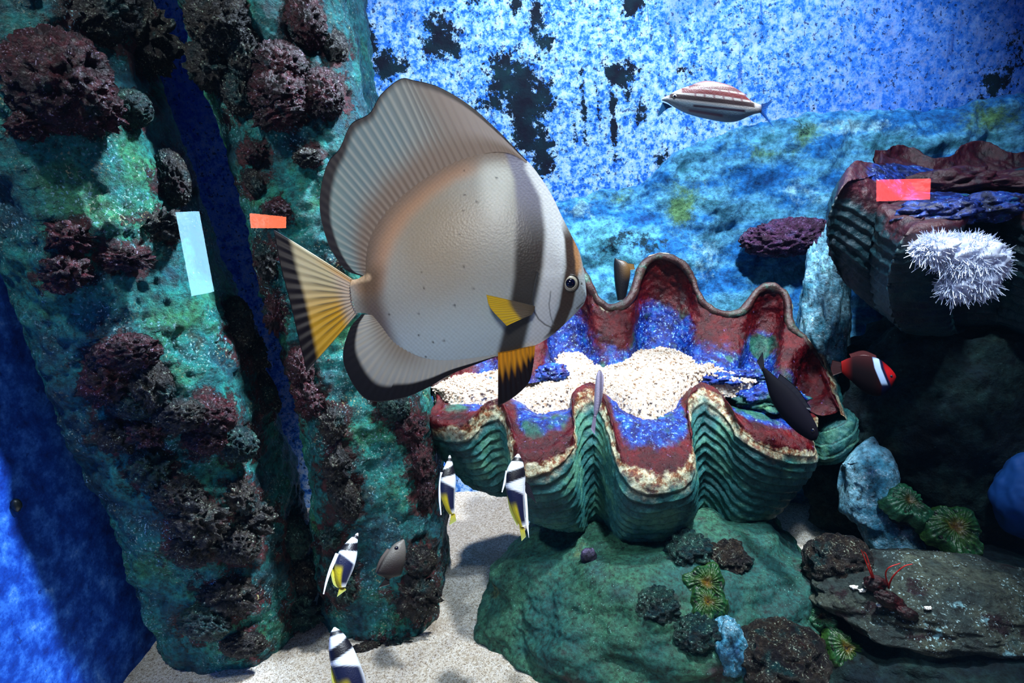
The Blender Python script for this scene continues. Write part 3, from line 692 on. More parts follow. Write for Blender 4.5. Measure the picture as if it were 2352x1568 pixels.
# ------------------------------------------------------------------ white anemone
ac = at(2205, 615, 0.99)
an = thing('sea_anemone', 'white sea anemone with a tuft of fine tentacles on dark rock', 'anemone', ac)
MT['anem'] = plain('anemone_white', (226, 234, 255), 0.9, 0.1)
fv = (CAM - ac) / np.linalg.norm(CAM - ac)
lobes = [((2222, 588), 0.062, 0.036), ((2150, 572), 0.040, 0.024), ((2245, 640), 0.036, 0.028), ((2195, 655), 0.030, 0.022), ((2275, 600), 0.030, 0.030)]
parts = [blob(at(q[0], q[1], 1.022), (a * 0.95, 0.026, b_ * 0.95), 4, 0.4, 2.5, 4, 77 + i) for i, (q, a, b_) in enumerate(lobes)]
V, F = join(parts); mesh('column', V, F, MT['anem'], an)
parts = []; rg = np.random.RandomState(12)
for i in range(3600):
    (q, ra, rb) = lobes[rg.choice(5, p=[0.36, 0.2, 0.18, 0.14, 0.12])]
    a = rg.uniform(0, 2 * np.pi); rr = rg.rand() ** 0.35; ca, sa = math.cos(a), math.sin(a)
    root_ = at(q[0], q[1], 1.022) + _R * ra * rr * ca + _U * rb * rr * sa + fv * (0.024 * math.sqrt(max(0, 1 - rr * rr)))
    dirv = _R * (rr * ca * 0.8 + rg.normal() * 0.22) + _U * (rr * sa * 0.8 + rg.normal() * 0.22 - 0.25) + fv * (0.45 * (1 - rr) + 0.12)
    dirv /= np.linalg.norm(dirv); ln = rg.uniform(0.006, 0.017) * (1.8 if (sa < -0.3 and rg.rand() < 0.3) else 1)
    t = np.linspace(0, 1, 4)[:, None]
    parts.append(tube(root_ + dirv * ln * t + rg.normal(size=3) * 0.003 * t ** 2, np.array([0.0011, 0.0009, 0.0007, 0.0004]), 4))
V, F = join(parts); tn = mesh('tentacles', V, F, MT['anem'], an); tn['kind'] = 'stuff'

# ------------------------------------------------------------------ corals on the rocks
def disc_mat(name, c0, c1, c2):
    N = Nodes(name)
    c = N.ramp(N.attr('rad').outputs['Fac'], [(0.0, c0), (0.35, c1), (0.75, c2), (1.0, c1)])
    c = N.mix(1.0, c, N.ramp(N.noise(120, 4, 0.7), [(0.3, (0.2, 0.2, 0.2, 1)), (0.7, (1.6, 1.6, 1.6, 1))]), 'MULTIPLY')
    N.bump(N.noise(160, 3, 0.6), 0.5, 0.004); return N.fin(c, 0.4, 0.5)
MT['green_coral'] = disc_mat('green_mushroom_coral', (96, 62, 14), (44, 74, 20), (16, 66, 34))
MT['teal_coral'] = disc_mat('teal_mushroom_coral', (80, 58, 20), (24, 58, 30), (28, 86, 58))
def mushroom(label, px, py, Y, rad, mat, seed, tilt=(0, -0.5, 0.85), group=None):
    c = at(px, py, Y) if 1950 < px else on_rock(px, py, Y, -0.004); rg = np.random.RandomState(seed)
    n = np.array(tilt, float) + rg.normal(size=3) * 0.12; n /= np.linalg.norm(n)
    a = np.cross(n, [0.1, 1, 0.2]); a /= np.linalg.norm(a); b_ = np.cross(n, a)
    nr, na = 26, 144
    r = np.linspace(0, 1, nr)[:, None]; th = np.linspace(0, 2 * np.pi, na, endpoint=False)[None]
    rim = 1 + 0.16 * np.sin(3 * th + seed) + 0.07 * np.sin(7 * th + 2 * seed)
    hgt = 0.30 * (1 - r ** 2.2) + 0.10 * np.sin(r * np.pi) * np.sin(5 * th + seed) * r - 0.22 * np.exp(-(r / 0.16) ** 2) - 0.35 * sstep(0.85, 1.0, r)
    hgt = hgt + 0.10 * fbm(np.stack(np.broadcast_arrays(r * np.cos(th) * 4, r * np.sin(th) * 4, 0 * r + seed), -1), 3, seed) + 0.03 * sstep(0.12, 0.4, r) * np.sin(26 * th + 1.5 * np.sin(r * 6)) 
    V = c + rad * ((r * rim * np.cos(th))[..., None] * a + (r * rim * np.sin(th))[..., None] * b_ + hgt[..., None] * n)
    root = thing('mushroom_coral', label, 'coral', tuple(c - n * rad * 0.3), group)
    mesh('disc', V, grid_faces(nr, na, True), mat, root, attrs={'rad': np.broadcast_to(r, (nr, na))})
    st, F = tube(np.array([c - n * rad * 0.9, c - n * rad * 0.4, c + n * rad * 0.1]), np.array([0.6, 0.45, 0.7]) * rad, 20)
    mesh('stalk', st, F, MT['crust_brown'], root)
mushroom('bright green ruffled mushroom coral with a gleam on the clam rock', 1622, 1340, 0.975, 0.042, MT['green_coral'], 2)
mushroom('green mushroom coral just under the ruffled one with the gleam', 1625, 1385, 0.955, 0.036, MT['green_coral'], 5)
mushroom('round green mushroom coral beside the pale blue rock ridge', 2085, 1155, 1.08, 0.048, MT['teal_coral'], 7)
mushroom('dim wide green mushroom coral between the ridge and the smooth blue rock', 2190, 1215, 1.04, 0.062, MT['green_coral'], 9)
mushroom('yellow green mushroom coral in front of the flat slab', 1940, 1490, 0.84, 0.040, MT['green_coral'], 11)
mushroom('small green mushroom coral at the foot of the dark rocks', 1888, 1418, 0.90, 0.026, MT['teal_coral'], 13)
def cluster(label, px, py, Y, radii, seed, mat='crust_brown', n=120):
    c = on_rock(px, py, Y, 0.006)
    rock('polyp_cluster', label, 'coral', c, radii, MT[mat], 5, 0.15, 2.0, seed, knob=(n, 0.16, 0.20))
cluster('dull knobbly polyp cluster directly under the clam lobe', 1580, 1262, 1.02, (0.042, 0.034, 0.034), 1, 'crust_teal')
cluster('dark knobbly polyp cluster above the bright green coral', 1672, 1285, 1.03, (0.042, 0.034, 0.034), 2)
cluster('dull olive polyp cluster left of the bright green coral', 1512, 1392, 0.95, (0.036, 0.03, 0.034), 3, 'crust_teal')
cluster('grey polyp cluster below the bright green corals', 1600, 1455, 0.92, (0.040, 0.03, 0.03), 4, 'crust_teal')
cluster('large dark domed polyp colony in front of the clam rock', 1788, 1512, 0.84, (0.076, 0.06, 0.055), 5, 'crust_brown', 320)
cluster('dark speckled polyp dome on the flat slab behind the shrimp', 1925, 1292, 0.97, (0.058, 0.045, 0.048), 6, 'crust_brown', 220)
rock('rock', 'pale blue encrusted rock beside the domed polyp colony', 'rock', at(1672, 1500, 0.88), (0.036, 0.04, 0.070), MT['bluerock'], 6, 0.22, 2.0, 58)
o = rock('sea_snail', 'small dark patterned snail below the clam folds', 'snail', on_rock(1352, 1277, 0.985), (0.017, 0.013, 0.019), rockmat('snail_shell', [(14, 10, 24), (30, 26, 50), (120, 110, 150)], 60, 160, bump=0.4), 4, 0.12, 2.5, 66)

# ------------------------------------------------------------------ fish
class Plane:
    """A fish's own middle plane: photograph outlines land on it at a distance of its own."""
    def __init__(s, px, py, Y, yaw=0.0, pitch=0.0, scale=1.0, ox=0, oy=0):
        s.p = at(px, py, Y); d = s.p - CAM; d /= np.linalg.norm(d)
        n = -d
        M = Matrix.Rotation(yaw, 3, Vector(_U)) @ Matrix.Rotation(pitch, 3, Vector(_R))
        s.n = np.array(M @ Vector(n)); s.sc, s.ox, s.oy = scale, ox, oy
    def px(s, q):
        q = np.asarray(q, float); return q / s.sc + np.array([s.ox, s.oy])
    def at(s, q):
        q = s.px(q).reshape(-1, 2)
        d = _F[None] + (q[:, :1] - 1176) / FPX * _R + (784 - q[:, 1:]) / FPX * _U
        t = ((s.p - CAM) @ s.n) / (d @ s.n)
        return CAM + d * t[:, None]

def fish_body(pl, pairs, wid, root, colf, mat, nst=120, nr=64, name='body', offf=None, pw=0.85):
    pairs = np.array(pairs, float); n = len(pairs)
    t = np.linspace(0, n - 1, nst)
    T = cr(pairs[:, 0:2], t); B = cr(pairs[:, 2:4], t); Wd = np.maximum(cr(np.array(wid, float)[:, None], t)[:, 0], 0.0006)
    th = np.linspace(0, 2 * np.pi, nr, endpoint=False)
    c, s_ = np.cos(th), np.sin(th)
    mid = (T + B) / 2; half = (T - B) / 2
    Q = mid[:, None] + half[:, None] * c[None, :, None]
    thick = Wd[:, None] * np.sign(s_) * np.abs(s_) ** pw
    Qf = Q.reshape(-1, 2)
    if offf is not None: thick = thick + np.sign(thick) * offf(Qf[:, 0], Qf[:, 1]).reshape(thick.shape) * np.abs(s_)
    V = pl.at(Qf) + pl.n * thick.reshape(-1)[:, None]
    F = grid_faces(nst, nr, True).tolist(); F.append(list(range(nr))[::-1]); F.append([(nst - 1) * nr + k for k in range(nr)])
    return mesh(name, V, F, mat, root, col=colf(Qf[:, 0], Qf[:, 1]))

def fish_fin(pl, base, outer, root, colf, mat, name, nb=80, nv=40, thick=0.0012, rays=30, off=0.0, bend=0.0, rayamp=0.35):
    """Sheet with real thickness between a base line and an outer line, ribbed by fin rays."""
    b_ = crn(np.array(base, float), nb); o_ = crn(np.array(outer, float), nb)
    v = np.linspace(0, 1, nv)
    Q = b_[:, None] * (1 - v)[None, :, None] + o_[:, None] * v[None, :, None]
    u = np.linspace(0, 1, nb)
    h = thick * (1 - 0.75 * v)[None, :] * (1 + rayamp * np.sin(u * rays * 2 * np.pi))[:, None]
    Qf = Q.reshape(-1, 2); P = pl.at(Qf) + pl.n * (off + bend * np.broadcast_to(v, (nb, nv)) ** 2).reshape(-1)[:, None]
    A = P + pl.n * h.reshape(-1)[:, None]; Bk = P - pl.n * h.reshape(-1)[:, None]
    F1 = grid_faces(nb, nv); n0 = nb * nv
    F2 = F1[:, ::-1] + n0
    bd = [i * nv for i in range(nb)] + [(nb - 1) * nv + j for j in range(1, nv)] + [i * nv + nv - 1 for i in range(nb - 2, -1, -1)] + [j for j in range(nv - 2, 0, -1)]
    F3 = [[bd[k], bd[(k + 1) % len(bd)], bd[(k + 1) % len(bd)] + n0, bd[k] + n0] for k in range(len(bd))]
    uu = np.broadcast_to(u[:, None], (nb, nv)).reshape(-1); vv_ = np.broadcast_to(v, (nb, nv)).reshape(-1)
    c = colf(Qf[:, 0], Qf[:, 1], uu, vv_)
    return mesh(name, np.concatenate([A, Bk]), F1.tolist() + F2.tolist() + F3, mat, root, col=np.concatenate([c, c]))

def mixc(c, q, f):
    return c * (1 - f[:, None]) + lin(q) * f[:, None]
def base_col(x, q): return np.tile(lin(q), (len(x), 1))
def line_x(pts, y):
    p = np.array(pts, float); return np.interp(y, p[:, 1], p[:, 0])
def seg_dist(x, y, pts):
    pts = np.array(pts, float); d = np.full(len(x), 1e9)
    for a, b_ in zip(pts[:-1], pts[1:]):
        ab = b_ - a; t = np.clip(((x - a[0]) * ab[0] + (y - a[1]) * ab[1]) / (ab @ ab + 1e-9), 0, 1)
        d = np.minimum(d, np.hypot(x - a[0] - t * ab[0], y - a[1] - t * ab[1]))
    return d
def eye(pl, q, r, ir, root, proud, iris, name='eye'):
    c = pl.at(q)[0] + pl.n * proud
    V, F = ico(3)
    a = np.cross(pl.n, [0, 0, 1]); a /= np.linalg.norm(a); b_ = np.cross(pl.n, a)
    fr_ = np.stack([a, b_, pl.n])
    e = mesh(name, (V * np.array([r, r, r * 0.55])) @ fr_ + c, F, iris, root)
    p = mesh('pupil', (V * np.array([ir, ir, ir * 0.5])) @ fr_ + c + pl.n * r * 0.42, F, MT['pupil'], e)
    return e, p, c, fr_
MT['pupil'] = plain('pupil', (8, 8, 34), 0.08, 0.6)
MT['iris_silver'] = plain('iris_silver', (170, 166, 150), 0.25, 0.6)
MT['iris_dark'] = plain('iris_dark', (40, 36, 34), 0.4, 0.5)

# ---- batfish (outline read at 1.96 x from the corner 600,150)
pl = Plane(1000, 560, 0.60, yaw=-0.12, scale=1.96, ox=600, oy=150)
bat = thing('batfish', 'large silvery batfish with dark bars and yellow tail', 'fish', pl.p)
pairs = [(398, 966, 428, 1114), (440, 958, 452, 1114), (468, 925, 480, 1120), (472, 850, 505, 1140), (490, 760, 545, 1190), (540, 670, 600, 1262), (610, 592, 680, 1312), (700, 518, 760, 1338),
         (800, 455, 850, 1342), (900, 408, 950, 1330), (1000, 384, 1050, 1312), (1100, 388, 1130, 1293), (1190, 424, 1195, 1274), (1260, 508, 1245, 1254), (1310, 588, 1290, 1228),
         (1352, 676, 1335, 1192), (1394, 760, 1370, 1160), (1432, 840, 1405, 1126), (1453, 925, 1432, 1098), (1460, 985, 1452, 1074), (1462, 1022, 1461, 1048)]
wid = [0.006, 0.0075, 0.009, 0.011, 0.014, 0.018, 0.022, 0.026, 0.029, 0.031, 0.032, 0.032, 0.031, 0.029, 0.027, 0.024, 0.021, 0.018, 0.014, 0.010, 0.004]
wid = [q * 0.85 for q in wid]
GILL = [(1236, 935), (1222, 1000), (1216, 1050), (1226, 1100), (1245, 1135), (1275, 1162), (1312, 1180)]
PREO = [(1296, 1010), (1290, 1070), (1298, 1120), (1315, 1165)]
DOTS = [(915, 478), (920, 588), (975, 620), (915, 658), (900, 762), (918, 900), (960, 995), (745, 995), (878, 1072), (720, 1108), (585, 1115), (715, 1208), (827, 1233), (778, 1240), (742, 1310), (735, 925), (1060, 512)]
def batcol(x, y):
    P = np.stack([x / 60, y / 60, 0 * x], -1)
    c = base_col(x, (164, 166, 160))
    c = mixc(c, (186, 206, 214), sstep(950, 1250, y + 0.25 * (x - 900)))                     # pale blue belly
    c = mixc(c, (156, 144, 124), 0.9 * sstep(300, 60, np.hypot((x - 790), (y - 760) * 0.85)))       # tan middle
    arc = seg_dist(x, y, [(1000, 410), (850, 450), (720, 540), (620, 640), (545, 760), (505, 880), (490, 960)])
    c = mixc(c, (190, 142, 106), 0.75 * sstep(85, 10, np.abs(arc - 26)) * sstep(1050, 880, x))
    rim = seg_dist(x, y, [(1130, 385), (1000, 372), (900, 395), (800, 440), (700, 505), (600, 590), (530, 675), (485, 765), (468, 850), (462, 930)])
    c = mixc(c, (206, 212, 206), 0.75 * sstep(110, 30, np.hypot((x - 1060), (y - 520) * 0.45)))
    c = mixc(c, (120, 104, 92), 0.95 * sstep(120, 10, rim))
    third = np.abs(x - line_x([(520, 880), (500, 960), (500, 1060), (530, 1180), (580, 1320)], y))
    c = mixc(c, (104, 84, 64), 0.85 * sstep(95, 15, third) * sstep(860, 960, y))
    c = mixc(c, (214, 184, 150), 0.9 * sstep(24, 6, seg_dist(x, y, [(395, 978), (440, 962), (490, 952)])))
    b2 = np.abs(x - line_x([(1150, 400), (1195, 520), (1212, 650), (1208, 800), (1195, 950), (1172, 1070), (1146, 1180), (1120, 1290)], y))
    hw = np.interp(y, [400, 600, 800, 1000, 1150, 1300], [50, 62, 66, 58, 54, 56])
    f = sstep(1.25, 0.72, b2 / hw)
    c = mixc(c, (112, 114, 140), f * sstep(1000, 500, y) * 0.85)
    c = mixc(c, (46, 40, 36), f * sstep(560, 860, y) * 0.95)
    wb_ = np.abs(x - line_x([(1235, 470), (1300, 600), (1320, 750), (1310, 900), (1285, 1050), (1250, 1200), (1240, 1260)], y))
    c = mixc(c, (226, 234, 238), 0.9 * sstep(62, 30, wb_))
    b1 = np.abs(x - line_x([(1372, 700), (1392, 780), (1396, 900), (1380, 980), (1366, 1080), (1346, 1140), (1325, 1200), (1300, 1225)], y))
    c = mixc(c, (58, 40, 28), 0.97 * sstep(38, 24, b1) * sstep(690, 790, y) * sstep(1260, 1190, y))
    c = mixc(c, (190, 140, 92), 0.8 * sstep(26, 8, np.abs(x - line_x([(1395, 760), (1425, 880), (1420, 960)], y))) * sstep(740, 800, y) * sstep(960, 900, y) * sstep(1396, 1412, x))
    # gill cover creases, mouth
    c = mixc(c, (70, 74, 74), 0.75 * sstep(5, 1.5, seg_dist(x, y, GILL)))
    c = mixc(c, (110, 120, 124), 0.7 * sstep(4, 1.5, seg_dist(x, y, PREO)))
    c = mixc(c, (90, 80, 76), 0.85 * sstep(5, 1.5, seg_dist(x, y, [(1462, 1058), (1440, 1072), (1418, 1092)])))
    c = mixc(c, (60, 50, 44), 0.9 * sstep(6, 3, np.hypot(x - 1434, y - 978)))
    for i, (dx, dy) in enumerate(DOTS):
        c = mixc(c, (44, 38, 40), (0.9 if i % 3 else 0.65) * sstep(6.5, 3.0, np.hypot(x - dx, y - dy)))
    sc_ = 0.95 + 0.10 * np.sin(x / 3.4 + 0.4 * np.sin(y / 20)) * np.sin(y / 3.4)
    return np.clip(c * (sc_ + 0.05 * fbm(P * 4, 2, 3))[:, None], 0, 1)
def batoff(x, y):
    gx_ = line_x(GILL, np.clip(y, 935, 1180))
    return 0.0011 * sstep(-4, 4, x - gx_) * sstep(900, 960, y) * sstep(1200, 1150, y) - 0.0014 * sstep(5, 1, seg_dist(x, y, GILL))
fish_body(pl, pairs, wid, bat, batcol, MT['fish'], 330, 360, offf=batoff, pw=2.3)
def dorscol(x, y, u, v):
    c = base_col(x, (118, 103, 92))
    c = mixc(c, (98, 122, 130), sstep(0.12, 0.55, v) * sstep(0.15, 0.45, u))
    c = mixc(c, (150, 142, 138), sstep(0.12, 0.45, v) * sstep(0.30, 0.10, u))
    c = mixc(c, (126, 150, 148), 0.7 * sstep(0.3, 0.8, v) * sstep(0.55, 0.8, u))
    c = mixc(c, (170, 178, 172), 0.55 * np.clip(np.sin(u * 40 * 2 * np.pi), 0, 1) * sstep(0.15, 0.4, v) * sstep(0.2, 0.35, u))
    edge = np.interp(u, [0, 0.06, 0.16, 0.28, 0.36, 0.46, 0.58, 0.66, 0.80, 1], [0.55, 0.72, 0.88, 0.95, 0.97, 0.93, 0.91, 0.84, 0.78, 0.6])
    c = mixc(c, (20, 13, 24), sstep(-0.05, 0.05, v - edge))
    return c
db = [(1195, 440), (1125, 400), (1045, 392), (955, 415), (880, 445), (810, 475), (750, 512), (692, 556), (634, 606), (584, 656), (540, 712), (510, 778), (492, 842), (484, 892), (478, 930), (474, 945)]
do = [(1196, 428), (1062, 290), (935, 178), (800, 98), (690, 68), (625, 62), (540, 130), (488, 215), (405, 265), (354, 372), (300, 440), (268, 560), (268, 680), (310, 820), (380, 918), (456, 950)]
fish_fin(pl, db, do, bat, dorscol, MT['fin'], 'dorsal_fin', 320, 80, 0.0013, 40, rayamp=0.16)
def analcol(x, y, u, v):
    c = base_col(x, (178, 182, 178))
    c = mixc(c, (136, 122, 104), 0.8 * sstep(0.5, 0.0, v) * sstep(0.3, 0.6, u))
    c = mixc(c, (206, 200, 180), 0.6 * np.clip(np.sin(u * 30 * 2 * np.pi), 0, 1) * sstep(0.2, 0.6, v))
    wk = 0.62 - 0.02 * u + 0.14 * sstep(0.1, 0.0, u)
    wk = np.where(u > 0.55, 0.70, 0.66)
    c = mixc(c, (16, 10, 18), sstep(wk - 0.05, wk + 0.05, v))
    return c
ab = [(1060, 1300), (960, 1315), (860, 1325), (770, 1322), (690, 1300), (620, 1250), (570, 1195), (530, 1150), (500, 1122)]
ao = [(1055, 1312), (960, 1348), (850, 1392), (740, 1455), (620, 1500), (470, 1500), (372, 1340), (395, 1195), (452, 1120)]
fish_fin(pl, ab, ao, bat, analcol, MT['fin'], 'anal_fin', 260, 70, 0.0013, 36, rayamp=0.16)
def tailcol(x, y, u, v):
    c = base_col(x, (206, 192, 176))
    c = mixc(c, (204, 196, 160), sstep(0.10, 0.35, v))
    c = mixc(c, (226, 176, 30), 0.95 * sstep(0.25, 0.75, u) * sstep(0.08, 0.28, v))
    c = mixc(c, (226, 178, 96), 0.7 * sstep(0.14, 0.03, u) * sstep(0.6, 0.1, v))
    c = mixc(c, (72, 62, 46), 0.75 * np.clip(np.sin(u * 13 * 2 * np.pi), 0, 1) ** 2 * sstep(0.03, 0.15, v) * sstep(0.72, 0.45, v) * sstep(0.12, 0.3, u) * sstep(0.98, 0.85, u))
    c = mixc(c, (18, 12, 22), sstep(0.74, 0.84, v + 0.04 * np.sin(u * 3)))
    return c
fish_fin(pl, [(408, 964), (402, 1000), (404, 1040), (412, 1080), (430, 1118)], [(78, 742), (108, 900), (150, 1060), (185, 1210), (222, 1364)], bat, tailcol, MT['fin'], 'tail_fin', 160, 70, 0.0035, 13, bend=0.012)
def pectcol(x, y, u, v):
    c = base_col(x, (92, 82, 68))
    c = mixc(c, (206, 170, 20), sstep(0.48, 0.62, v + 0.12 * u))
    return mixc(c, (120, 104, 84), 0.4 * np.clip(np.sin(u * 12 * 6.28), 0, 1))
fish_fin(pl, [(1226, 1072), (1222, 1090), (1212, 1108)], [(1018, 1018), (1036, 1075), (1104, 1150)], bat, pectcol, MT['fin'], 'pectoral_fin', 60, 40, 0.0014, 12, off=0.0275, bend=0.010)
def pelvcol(x, y, u, v):
    c = base_col(x, (236, 160, 24))
    c = mixc(c, (24, 12, 16), sstep(0.22, 0.55, v + 0.10 * np.sin(u * 7 * 6.28) - 0.12 * (u > 0.85)))
    return mixc(c, (120, 70, 20), 0.4 * np.clip(np.sin(u * 9 * 6.28), 0, 1) * sstep(0.7, 0.2, v))
fish_fin(pl, [(1066, 1290), (1120, 1282), (1180, 1268), (1232, 1258)], [(1066, 1530), (1140, 1486), (1205, 1420), (1226, 1330)], bat, pelvcol, MT['fin'], 'pelvic_fin', 90, 40, 0.0018, 9, off=0.004)
k = 0.60 / FPX / 1.96
e, p, c, fr_ = eye(pl, (1382, 975), 36 * k, 21 * k, bat, 0.0168, MT['iris_silver'])
V, F = [], []
th = np.linspace(0, 2 * np.pi, 40, endpoint=True)
for rr, nm, m, o_, tw in ((37 * k, 'eye_rim', 'iris_dark', 0.0012, 3.2 * k), (23 * k, 'pupil_ring', 'iris_silver', 36 * k * 0.50, 2.2 * k)):
    path = c + pl.n * o_ + rr * (np.cos(th)[:, None] * fr_[0] + np.sin(th)[:, None] * fr_[1])
    V, F = tube(path, tw, 8); mesh(nm, V, F, MT[m], e)

# ---- striped snapper (outline read at 6.19 x from 1480,170)
pl = Plane(1650, 235, 1.25, yaw=0.15, scale=6.19, ox=1480, oy=170)
sn = thing('striped_snapper', 'small red and white striped snapper swimming before the blue wall', 'fish', pl.p)
pairs = [(245, 355, 250, 378), (300, 322, 300, 395), (350, 298, 350, 420), (430, 248, 430, 475), (560, 192, 560, 545), (700, 150, 720, 600), (900, 112, 900, 642), (1050, 128, 1050, 672), (1200, 172, 1200, 688), (1350, 236, 1330, 668), (1480, 350, 1440, 622), (1560, 402, 1550, 575), (1660, 438, 1660, 548)]
wid = [0.002, 0.006, 0.009, 0.012, 0.016, 0.019, 0.021, 0.021, 0.019, 0.015, 0.011, 0.008, 0.005]
def snapcol(x, y):
    c = base_col(x, (150, 176, 190))
    c = mixc(c, (92, 132, 160), sstep(420, 620, y - 0.05 * (x - 900)))
    c = mixc(c, (196, 190, 188), sstep(440, 380, y - 0.13 * (x - 700)))
    for (a, q, hw, x0, x1) in (((650, 178, 1420, 250), (84, 10, 18), 30, 620, 1480), ((560, 238, 1480, 345), (104, 8, 16), 34, 520, 1500), ((380, 310, 1540, 440), (38, 8, 20), 34, 350, 1560), ((720, 455, 1400, 525), (56, 34, 58), 18, 680, 1420), ((640, 520, 1080, 590), (88, 62, 100), 18, 620, 1100)):
        yc = a[1] + (x - a[0]) * (a[3] - a[1]) / (a[2] - a[0]) - 18 * np.sin(np.clip((x - x0) / (x1 - x0), 0, 1) * np.pi) * (a[1] < 300)
        c = mixc(c, q, 0.95 * sstep(hw + 8, hw - 8, np.abs(y - yc)) * sstep(x0 - 20, x0 + 20, x) * sstep(x1 + 20, x1 - 20, x))
    for (yo, x0, ph) in ((240, 1030, 0), (320, 1000, 50), (135, 900, 20)):
        yc = yo + (x - 1030) * 0.11
        dark = sstep(0.55, 0.85, np.cos((x - ph) / 132 * 2 * np.pi))
        c = mixc(c, (120, 70, 80), 0.7 * dark * sstep(40, 25, np.abs(y - yc)) * sstep(600, 700, x))
    c = mixc(c, (20, 20, 40), sstep(36, 24, np.hypot(x - 420, y - 322)))
    c = mixc(c, (30, 54, 110), 0.9 * sstep(1590, 1680, x))
    return c
fish_body(pl, pairs, wid, sn, lambda x, y: 0.62 * snapcol(x, y), MT['fish'], 150, 160)
blue_ = lambda x, y, u, v: mixc(base_col(x, (36, 84, 160)), (30, 100, 190), v)
fish_fin(pl, [(1640, 440), (1655, 490), (1640, 545)], [(1830, 380), (1725, 540), (1850, 770)], sn, blue_, MT['fin'], 'tail_fin', 50, 20, 0.0012, 12)
fish_fin(pl, [(260, 400), (330, 425), (400, 470)], [(180, 600), (220, 590), (300, 500)], sn, lambda x, y, u, v: base_col(x, (30, 90, 140)), MT['fin'], 'pelvic_fin', 30, 16, 0.001, 8)
fish_fin(pl, [(660, 165), (900, 118), (1200, 180), (1440, 300)], [(700, 140), (900, 96), (1210, 158), (1470, 310)], sn, lambda x, y, u, v: base_col(x, (150, 110, 116)), MT['fin'], 'dorsal_fin', 50, 12, 0.0012, 18)
eye(pl, (425, 320), 0.0042, 0.0026, sn, 0.0105, MT['iris_silver'])

# ---- bannerfish, seen from above and behind
def banner(label, spine, half, Y, roll, fil, soft, tail, black, yaw, group='bannerfish schooling over the sand', extra=None, wscale=1.0):
    """spine: px points snout to tail root, half: half widths in px, dorsal side to the left of travel."""
    sp = crn(np.array(spine, float), 60); hw = np.maximum(crn(np.array(half, float)[:, None], 60)[:, 0], 0.8)
    T = np.gradient(sp, axis=0); T /= np.linalg.norm(T, axis=1)[:, None]; Nn = np.stack([T[:, 1], -T[:, 0]], -1)
    top = sp - Nn * 0 + Nn * hw[:, None] * -1; bot = sp + Nn * hw[:, None] * 1
    if np.mean(top[:, 0]) > np.mean(bot[:, 0]): top, bot = bot, top
    m = sp[30]
    pl = Plane(m[0], m[1], Y, yaw=yaw)
    root = thing('bannerfish', label, 'fish', pl.p, None)
    s = np.concatenate([[0], np.cumsum(np.linalg.norm(np.diff(sp, axis=0), axis=1))]); s /= s[-1]
    def colf(x, y):
        d = (x[:, None] - sp[None, :, 0]) ** 2 + (y[:, None] - sp[None, :, 1]) ** 2
        j = d.argmin(1); t = s[j]; side = ((x - sp[j, 0]) * Nn[j, 0] + (y - sp[j, 1]) * Nn[j, 1]) / hw[j]
        side = side * np.sign(np.mean(bot[:, 0] - top[:, 0])) * np.sign(np.mean(Nn[:, 0]) + 1e-9) * 1.0
        c = base_col(x, (226, 232, 244))
        c = mixc(c, (12, 10, 20), sstep(0.02, 0.0, np.abs(t - 0.075) - 0.02))
        c = mixc(c, (12, 10, 22), sstep(0.03, 0.0, np.abs(t + 0.05 * side - 0.27) - 0.06))
        tt_ = t - 0.06 * side
        c = mixc(c, (20, 26, 58), sstep(0.47, 0.52, tt_) * sstep(0.97, 0.88, t) * sstep(1.0, 0.55, side))
        c = mixc(c, (196, 178, 30), sstep(0.60, 0.72, t) * sstep(-0.15, -0.55, side))
        c = mixc(c, (206, 190, 40), sstep(0.93, 1.0, t))
        return c
    pr = [tuple(a) + tuple(b_) for a, b_ in zip(top[::3], bot[::3])]
    k = Y / FPX
    w_ = hw[::3] * k * 0.9 * wscale
    fish_body(pl, pr, w_, root, colf, MT['fish'], 110, 72)
    white = lambda x, y, u, v: base_col(x, (232, 238, 250))
    if fil is not None:
        path = crn(pl.at(np.array(fil, float)), 24); rd = np.linspace(0.0042, 0.0010, 24)
        V, F = tube(path, rd, 10); mesh('dorsal_filament', V, F, plain('filament_white', (234, 240, 252), 0.5), root)
    yel = lambda x, y, u, v: mixc(base_col(x, (196, 176, 26)), (150, 160, 90), v)
    if soft: fish_fin(pl, soft[0], soft[1], root, yel, MT['fin'], 'soft_dorsal_fin', 24, 12, 0.0010, 8)
    if tail: fish_fin(pl, tail[0], tail[1], root, yel, MT['fin'], 'tail_fin', 24, 14, 0.0010, 8)
    if black: fish_fin(pl, black[0], black[1], root, lambda x, y, u, v: base_col(x, (10, 12, 26)), MT['fin'], 'pelvic_fin', 24, 12, 0.0010, 6)
    if extra: fish_fin(pl, extra[0], extra[1], root, white, MT['fin'], 'anal_fin', 24, 10, 0.0010, 6)
    return root
banner('bannerfish close to the pillar edge above the lit sand', [(1033, 1045), (1032, 1065), (1029, 1095), (1028, 1130), (1033, 1162), (1041, 1182)], [1.5, 8, 17, 17, 11, 4], 1.02, 0,
       [(1016, 1085), (1011, 1115), (1010, 1150), (1013, 1182)], [[(1022, 1135), (1028, 1155), (1036, 1178)], [(1018, 1142), (1022, 1166), (1032, 1182)]],
       [[(1037, 1176), (1045, 1180)], [(1032, 1206), (1048, 1196)]], None, 0.3)
